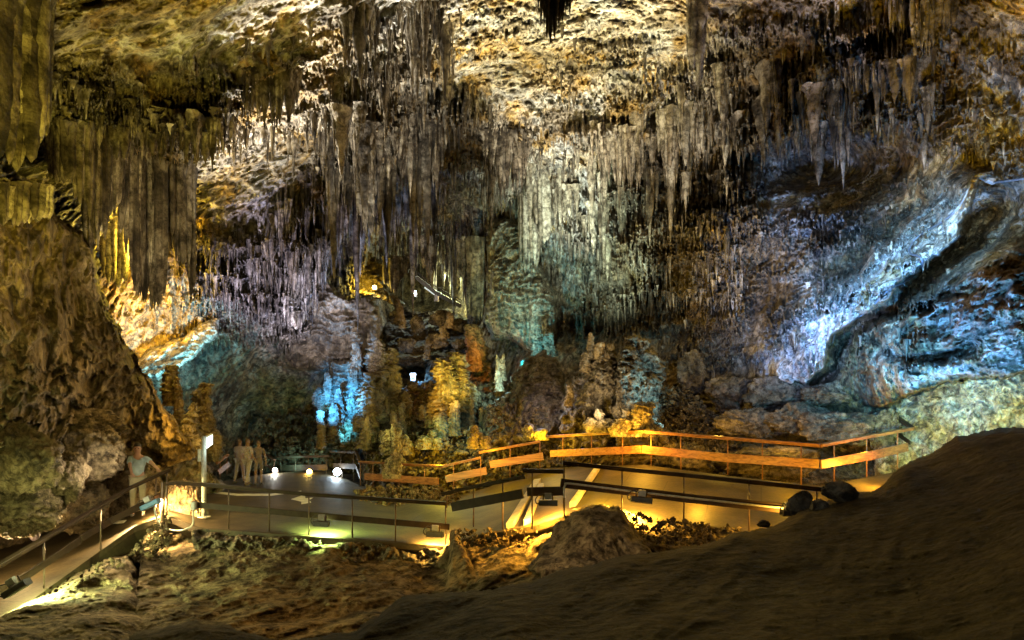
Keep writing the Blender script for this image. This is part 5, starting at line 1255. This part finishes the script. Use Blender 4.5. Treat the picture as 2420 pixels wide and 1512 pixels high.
# lit information signs
ALU = plain_mat('pale_painted_metal', (.34, .35, .32), .45, .2)
def info_sign():
    root = bpy.data.objects.new('info_sign', None); link(root); d = 18.2; root.location = at(482, 1222, d); tag(root, 'pale post with a lit white panel in a slanting box beside the middle railing', 'sign')
    S = lambda u, v, y=0: at(u, v, d + y) - at(482, 1222, d)
    bm = bmesh.new(); cyl_bm(bm, (0,0,0), S(482, 1030), .062, 16); bm_obj('post', bm, ALU, root, True)
    bm = bmesh.new(); cyl_bm(bm, (0,0,0), (0,0,.03), .17, 16); bm_obj('foot_plate', bm, ALU, root)
    # the panel box is turned away, its lit face looks to the right
    f = [S(483,1036,.0), S(503,1024,.45), S(503,1050,.45), S(484,1064,.0)]
    off = Vector((-.10, .10, 0))
    bm = bmesh.new(); a = [bm.verts.new(p) for p in f]; b = [bm.verts.new(p + off) for p in f]
    bm.faces.new(b[::-1]); [bm.faces.new((a[i], a[(i+1)%4], b[(i+1)%4], b[i])) for i in range(4)]; bm.faces.new(a)
    bm_obj('panel_box', bm, ALU, root)
    c = sum(f, Vector()) / 4; n = Vector((.02, -.02, 0)); g_ = [c + (p - c) * .86 + n for p in f]
    mesh_poly('panel', g_, [(0,1,2,3)], glow('sign_light', (.82, 1, .93), 3.2), root)
    bm = bmesh.new()
    for k in range(3):
        t0 = .12 + k * .3
        p = (g_[3].lerp(g_[2], t0)); q = (g_[3].lerp(g_[2], t0 + .16)); up = (g_[0] - g_[3]) * .16; up0 = (g_[0] - g_[3]) * .05; nn = n * .3
        vsx = [bm.verts.new(x + nn) for x in (p + up0, q + up0, q + up0 + up, p + up0 + up)]; bm.faces.new(vsx)
    bm_obj('pictogram', bm, plain_mat('sign_blue', (.03, .1, .3), .5), root)
    bm = bmesh.new(); beam_bm(bm, S(474, 1090), S(474, 1062), .12, .13); bm_obj('control_box', bm, ALU, root)
    l = bpy.data.lights.new('lamp_light', 'POINT'); l.color = (.8, 1, .92); l.energy = 14; l.shadow_soft_size = .2
    lo = bpy.data.objects.new('lamp_light', l); link(lo, root); lo.location = c + Vector((.3, -.3, 0))
info_sign()
def far_sign():
    d = 38; root = bpy.data.objects.new('info_sign', None); link(root); root.location = at(976, 918, d); tag(root, 'small glowing blue white sign on two posts in the hollow between the columns', 'sign')
    S = lambda u, v, y=0: Vector(((u - 976) / F * d, y, (918 - v) / F * d))
    for uu in (971.5, 981):
        bm = bmesh.new(); cyl_bm(bm, S(uu, 918), S(uu, 898), .03, 8); bm_obj('leg', bm, ALU, root)
    bm = bmesh.new(); beam_bm(bm, S(970.5, 893.5), S(982, 893.5), .05, .30); bm_obj('panel', bm, glow('sign_white', (.75, .88, 1), 1.6), root)
    bm = bmesh.new(); beam_bm(bm, S(971.5, 896, -.04), S(978, 892.5, -.04), .01, .05); beam_bm(bm, S(974, 893.5, -.04), S(980.5, 896, -.04), .01, .04); bm_obj('picture', bm, plain_mat('sign_dark', (.05, .07, .1), .5), root)
    bm = bmesh.new(); beam_bm(bm, S(970, 884.5), S(982, 884.5), .2, .12); bm_obj('lamp_head', bm, glow('sign_lamp', (.55, .75, 1), 14), root)
far_sign()

# far stairs
def stairs():
    root = bpy.data.objects.new('staircase', None); link(root); d = 50; root.location = at(1000, 700, d); tag(root, 'far staircase in two flights with lit treads and dark handrails', 'staircase')
    o0 = at(1000, 700, d); S = lambda u, v, dy=0: at(u, v, d + dy) - o0
    lit = glow('lit_tread', (1, .97, .78), .45); bm = bmesh.new()  # light on the treads is put in as a weak glow
    fl = [((984,652),(1033,690),15),((1040,694),(1090,720),13)]
    for (a, b, n) in fl:
        for k in range(n):
            t = (k + .5) / n; u = a[0] + (b[0]-a[0])*t; v = a[1] + (b[1]-a[1])*t
            beam_bm(bm, S(u - 1.3, v, -.55), S(u + 1.3, v, .75), .10, .05)
    beam_bm(bm, S(1032, 691, .2), S(1043, 693.5, .2), .8, .07)
    bm_obj('treads', bm, lit, root)
    bm = bmesh.new()
    for dy in (-.6, .8):
        for (a, b, n) in fl: beam_bm(bm, S(a[0], a[1]+4, dy), S(b[0], b[1]+4, dy), .08, .28)
        beam_bm(bm, S(1033, 694, dy), S(1041, 696, dy), .08, .28)
    bm_obj('stringer', bm, STEEL, root)
    for dy in (-.6, .8):
        bm = bmesh.new()
        for (a, b, n) in fl:
            beam_bm(bm, S(a[0], a[1]-11, dy), S(b[0], b[1]-11, dy), .07, .07); beam_bm(bm, S(a[0], a[1]-5.5, dy), S(b[0], b[1]-5.5, dy), .04, .05)
            for k in range(5):
                t = k / 4; u = a[0] + (b[0]-a[0])*t; v = a[1] + (b[1]-a[1])*t; beam_bm(bm, S(u, v-11, dy), S(u, v+2, dy), .04, .04)
        beam_bm(bm, S(1033, 679, dy), S(1046, 680, dy), .07, .07)
        bm_obj('handrail', bm, DWOOD, root)
    bm = bmesh.new(); beam_bm(bm, S(1006, 676, .3), S(1029, 692, .3), .3, .35); bm_obj('lit_underside', bm, glow('white_panel_glow', (.9, 1, .95), .6), root)  # bright underside: its light is put into the material as glow
    bm = bmesh.new(); beam_bm(bm, S(1032, 695, .2), S(1032, 712, .2), .3, .3, Vector((0,1,0))); bm_obj('pillar', bm, plain_mat('pink_pillar', (.5, .36, .3), .7), root)
    l = bpy.data.lights.new('lamp_light', 'POINT'); l.color = (.9, 1, .8); l.energy = 220; l.shadow_soft_size = .3
    lo = bpy.data.objects.new('lamp_light', l); link(lo, root); lo.location = S(1050, 672, 1.5)
stairs()

# cable on the right wall, pipe and cable of the near railing
cw = [(2420,422,15.0),(2380,427,15.0),(2345,430,15.2),(2325,425,15.2),(2300,412,15.4),(2292,425,15.4),(2288,445,15.5),(2278,470,15.7),(2255,500,16.0),(2225,525,16.3),(2190,545,16.7),(2165,563,17.0),(2150,585,17.1),(2152,600,17.0),(2170,605,16.8),(2180,618,16.8),(2176,635,16.8),(2150,660,17.0),(2110,678,17.3),(2085,700,17.6),(2060,725,17.9),(2035,745,18.2),(2000,765,18.6),(1975,785,18.8),(1968,810,18.8)]
cb = tube_path('cable', [at(u, v, shell_d(min(u, 2430), v) - .22) for u, v, d in cw], .026, plain_mat('pale_blue_cable', (.14, .17, .22), .4), None); tag(cb, 'pale grey cable snaking down the right wall above the blue bench', 'cable')
bm = bmesh.new(); jd = shell_d(2340, 426) - .15; beam_bm(bm, at(2332,423,jd), at(2350,430,jd), .14, .12); tag(bm_obj('junction_box', bm, JBOX), 'small grey junction box on the right wall where the cable turns', 'junction box')
hc = tube_path('cable', [at(368,1180,17.0), at(366,1205,17), at(374,1232,17), at(392,1248,17), at(420,1254,17), at(445,1248,16.9), at(456,1236,16.9), at(457,1205,16.9)], .022, GCABLE); tag(hc, 'grey cable hanging in a loop from the left railing to the middle railing', 'cable')
pc = tube_path('pipe', [at(1334,1176,14.8), at(1333,1160,14.8), at(1336,1146,14.8), at(1350,1143,14.8), at(1470,1158,15.05), at(1616,1175,14.85), at(1770,1192,14.3), at(1878,1203,13.9)], .022, GCABLE); tag(pc, 'thin metal pipe running along the near right railing board', 'pipe')
bm = bmesh.new(); beam_bm(bm, at(458,1186,16.85), at(458,1204,16.85), .12, .14, Vector((0,1,0))); tag(bm_obj('junction_box', bm, JBOX), 'white junction box at the left end of the middle railing board', 'junction box')

boulder('stone', 82, 1262, 15.6, 12, 16, plain_mat('dark_round_object', (.03,.022,.03), .6), 'small dark round object of unknown kind just above the left handrail', 'stone', seed=400, n=.8, facets=4, rough=.08, cut=.85)  # kind of object unknown, a rounded lump stands in for it

# ------------------------------------------------------------------ people
SKIN = plain_mat('skin', (.42, .24, .16), .5, var=.08, bump=.02)
def skin_mesh(name, pts, edges, mat, parent, root=0, sub=2):
    """pts: (position, radius or (rx, ry)); grown into one smooth surface"""
    me = bpy.data.meshes.new(name); me.from_pydata([p[0] for p in pts], edges, []); me.update()
    o = bpy.data.objects.new(name, me); link(o, parent); me.materials.append(mat)
    sk = o.modifiers.new('skin', 'SKIN'); sk.use_smooth_shade = True; sk.branch_smoothing = .4
    me.skin_vertices or me.attributes
    if not me.skin_vertices: bpy.context.view_layer.update()
    for i, sv in enumerate(me.skin_vertices[0].data):
        r = pts[i][1]; sv.radius = (r, r) if not isinstance(r, tuple) else r; sv.use_root = (i == root)
    ss = o.modifiers.new('sub', 'SUBSURF'); ss.levels = sub; ss.render_levels = sub
    return o
def person(label, foot, h, yaw, shirt, trousers, hair, hands=None, skin=None, shorts=False, stride=0.0, lean=0.0, face=True, group=None):
    root = bpy.data.objects.new('person', None); link(root); root.location = foot; root.rotation_euler = (0, 0, yaw); tag(root, label, 'person', group)
    k = h / 1.75; V_ = lambda x, y, z: Vector((x, y - lean * max(0, z - .95), z)) * k
    inv = Matrix.Rotation(-yaw, 3, 'Z')
    P_, E_ = [], []
    def add(p, r, prev=None):
        P_.append((tuple(p), r if isinstance(r, tuple) else r * k)); i = len(P_) - 1
        if prev is not None: E_.append((prev, i))
        return i
    pel = add(V_(0,0,.96), .125); sp = add(V_(0,.01,1.14), .12, pel); ch = add(V_(0,.01,1.34), .135, sp); nk = add(V_(0,0,1.50), .055, ch)
    hb = add(V_(0,-.015,1.58), .078, nk); hc_ = add(V_(0,-.02,1.66), .088, hb); ht = add(V_(0,-.005,1.73), .060, hc_)
    J = {}
    for s_ in (-1, 1):
        sh = add(V_(.175*s_,.01,1.42), .058, ch)
        S_ = Vector(P_[sh][0])
        if hands and hands[0 if s_ < 0 else 1] is not None:
            wr = inv @ (Vector(hands[0 if s_ < 0 else 1]) - Vector(foot)); wr = wr + Vector((0, .05, .05)) * k
            mid = (S_ + wr) / 2; L = (wr - S_).length; bend = math.sqrt(max(0, (.29*k)**2 - (L/2)**2))
            if L > .58 * k: wr = S_ + (wr - S_).normalized() * .57 * k; mid = (S_ + wr) / 2; bend = .03
            el = mid + Vector((.75*s_, .5, -.45)).normalized() * bend
        else:
            el = V_(.25*s_, .03 - stride*.3*s_, 1.14); wr = V_(.27*s_, -.06 - stride*.5*s_, .90)
        e_ = add(el, .043, sh); w_ = add(wr, .028, e_)
        dr = (wr - el).normalized(); hd = add(wr + dr * .07 * k, (.036 * k, .022 * k), w_)
        side = dr.cross(Vector((0, 0, 1))); side = side.normalized() if side.length > .2 else Vector((1, 0, 0))
        for q in range(4):
            f0 = add(Vector(P_[hd][0]) + side * (.012 * (q - 1.5)) * 2.0 * k + dr * .03 * k, .009, hd)
            add(Vector(P_[f0][0]) + (dr * .05 + Vector((0, -.01, -.03))) * k * (1 - .08 * abs(q - 1.5)), .008, f0)
        add(Vector(P_[w_][0]) + (dr * .05 - side * .045 * s_) * k, .010, w_)
        J[s_] = (S_, el, wr)
        hp = add(V_(.095*s_,0,.90), .092, pel); yk = stride * s_
        kn = add(V_(.105*s_, -.02 + yk*.5, .50), .062, hp); ank = add(V_(.11*s_, .03 + yk, .085), .040, kn); add(V_(.125*s_, -.13 + yk, .035), .036, ank)
        J[(s_, 'l')] = (V_(.095*s_,0,.90), V_(.105*s_, -.02 + yk*.5, .50), V_(.11*s_, .03 + yk, .085), V_(.125*s_, -.13 + yk, .035))
    body = skin_mesh('body', P_, E_, skin or SKIN, root)
    # shirt
    Q_, G_ = [], []
    def ad(p, r, prev=None):
        Q_.append((tuple(p), r * k)); i = len(Q_) - 1
        if prev is not None: G_.append((prev, i))
        return i
    a = ad(V_(0,0,.93), .150); b2 = ad(V_(0,.01,1.14), .146, a); c2 = ad(V_(0,.01,1.33), .152, b2); ad(V_(0,0,1.455), .080, c2)
    for s_ in (-1, 1):
        S_, el, wr = J[s_]; q = ad(S_, .078, c2); ad(S_.lerp(el, .80), .066, q)
    skin_mesh('shirt', Q_, G_, shirt, root)
    Q_, G_ = [], []
    a = ad(V_(0,0,.97), .138)
    for s_ in (-1, 1):
        h0, k0, a0, t0 = J[(s_, 'l')]
        q = ad(h0, .108, a); m_ = ad(h0.lerp(k0, .85), .082, q)
        if not shorts: m2 = ad(k0.lerp(a0, .1), .074, m_); ad(k0.lerp(a0, .92), .062, m2)
    skin_mesh('shorts' if shorts else 'trousers', Q_, G_, trousers, root)
    for s_ in (-1, 1):
        h0, k0, a0, t0 = J[(s_, 'l')]
        skin_mesh('shoe', [(tuple(a0 + Vector((0,.03,-.04))*k), .048*k), (tuple((a0+t0)/2 + Vector((0,0,-.02))*k), .046*k), (tuple(t0 + Vector((0,-.03,0))*k), .038*k)], [(0,1),(1,2)], plain_mat('shoe_leather', (.05,.045,.04), .6), root, sub=1)
    # hair cap
    bm = bmesh.new(); bmesh.ops.create_uvsphere(bm, u_segments=20, v_segments=14, radius=.098*k)
    for w_ in list(bm.verts):
        if w_.co.z < -.02*k and w_.co.y < .01*k: w_.co *= .86
        if w_.co.z < -.055*k: w_.co *= .9
        w_.co.x *= .86
    hr = bm_obj('hair', bm, hair, root, True); hr.location = V_(0,.030,1.700)
    if face:
        for s_ in (-1, 1):
            bm = bmesh.new(); bmesh.ops.create_uvsphere(bm, u_segments=10, v_segments=8, radius=.012*k); e2 = bm_obj('eye', bm, plain_mat('eye_dark', (.02,.015,.01), .3), root, True); e2.location = V_(.032*s_, -.105, 1.655)
            bm = bmesh.new(); bmesh.ops.create_uvsphere(bm, u_segments=10, v_segments=8, radius=.026*k); e2 = bm_obj('ear', bm, SKIN, root, True); e2.location = V_(.086*s_, -.0, 1.64); e2.scale = (.4, .7, 1.1)
        bm = bmesh.new(); cyl_bm(bm, (0, .02*k, .03*k), (0, -.022*k, -.012*k), .008*k, 8, .016*k); e2 = bm_obj('nose', bm, SKIN, root, True); e2.location = V_(0, -.105, 1.63)
        bm = bmesh.new(); beam_bm(bm, (-.022*k, 0, 0), (.022*k, 0, 0), .01*k, .007*k); e2 = bm_obj('mouth', bm, plain_mat('lips', (.30,.10,.08), .5), root); e2.location = V_(0, -.098, 1.592)
    return root
cloth = lambda n, c: plain_mat(n, c, .85, var=.15, scale=9, bump=.2)
fp = on_floor(326, 1232)
zf = 0.33
person('man in a light blue polo shirt leaning with both hands on the left ramp railing', (at(326, 1232, 17.75).x, 17.75, zf), 1.86, math.radians(22), cloth('light_blue_cotton', (.34, .46, .54)), cloth('khaki_cotton', (.30, .27, .19)), plain_mat('dark_hair', (.03, .02, .015), .6),
       hands=(at(315, 1147, 16.9), at(375, 1116, 17.35)), lean=.12)
GSK = ghost(plain_mat('faint_skin', (.42, .24, .16), .5, var=.08, bump=.02))
vis = 'visitors on the lit lower path'
for (u, v, h, yw, sc_, tc2, lb, sd, st) in [
    (566, 1141, 1.70, 160, (.50,.46,.58), (.40,.37,.46), 'visitor in pale lilac clothes, leftmost of those on the lit lower path', False, .14),
    (585, 1148, 1.78, 150, (.62,.58,.68), (.52,.50,.56), 'visitor in whitish clothes in the middle of those on the lit lower path', False, -.16),
    (611, 1145, 1.68, 200, (.10,.12,.17), (.16,.17,.20), 'visitor in dark shorts with bare legs, nearest the small white lamp', True, .14)]:
    person(lb, on_floor(u, v), h, math.radians(yw), ghost(cloth('shirt_cloth', sc_)), ghost(cloth('leg_cloth', tc2)), ghost(plain_mat('brown_hair', (.08,.05,.03), .6)), shorts=sd, stride=st, face=False, skin=GSK)
person('visitor in a blue grey shirt and shorts at the far right end of the walkway', on_floor(2172, 1102), 1.72, math.radians(-60), ghost(cloth('blue_grey_cotton', (.20,.27,.34))), ghost(cloth('sand_cotton', (.36,.30,.22))), ghost(plain_mat('brown_hair', (.08,.05,.03), .6)), shorts=True, stride=.12, skin=GSK)
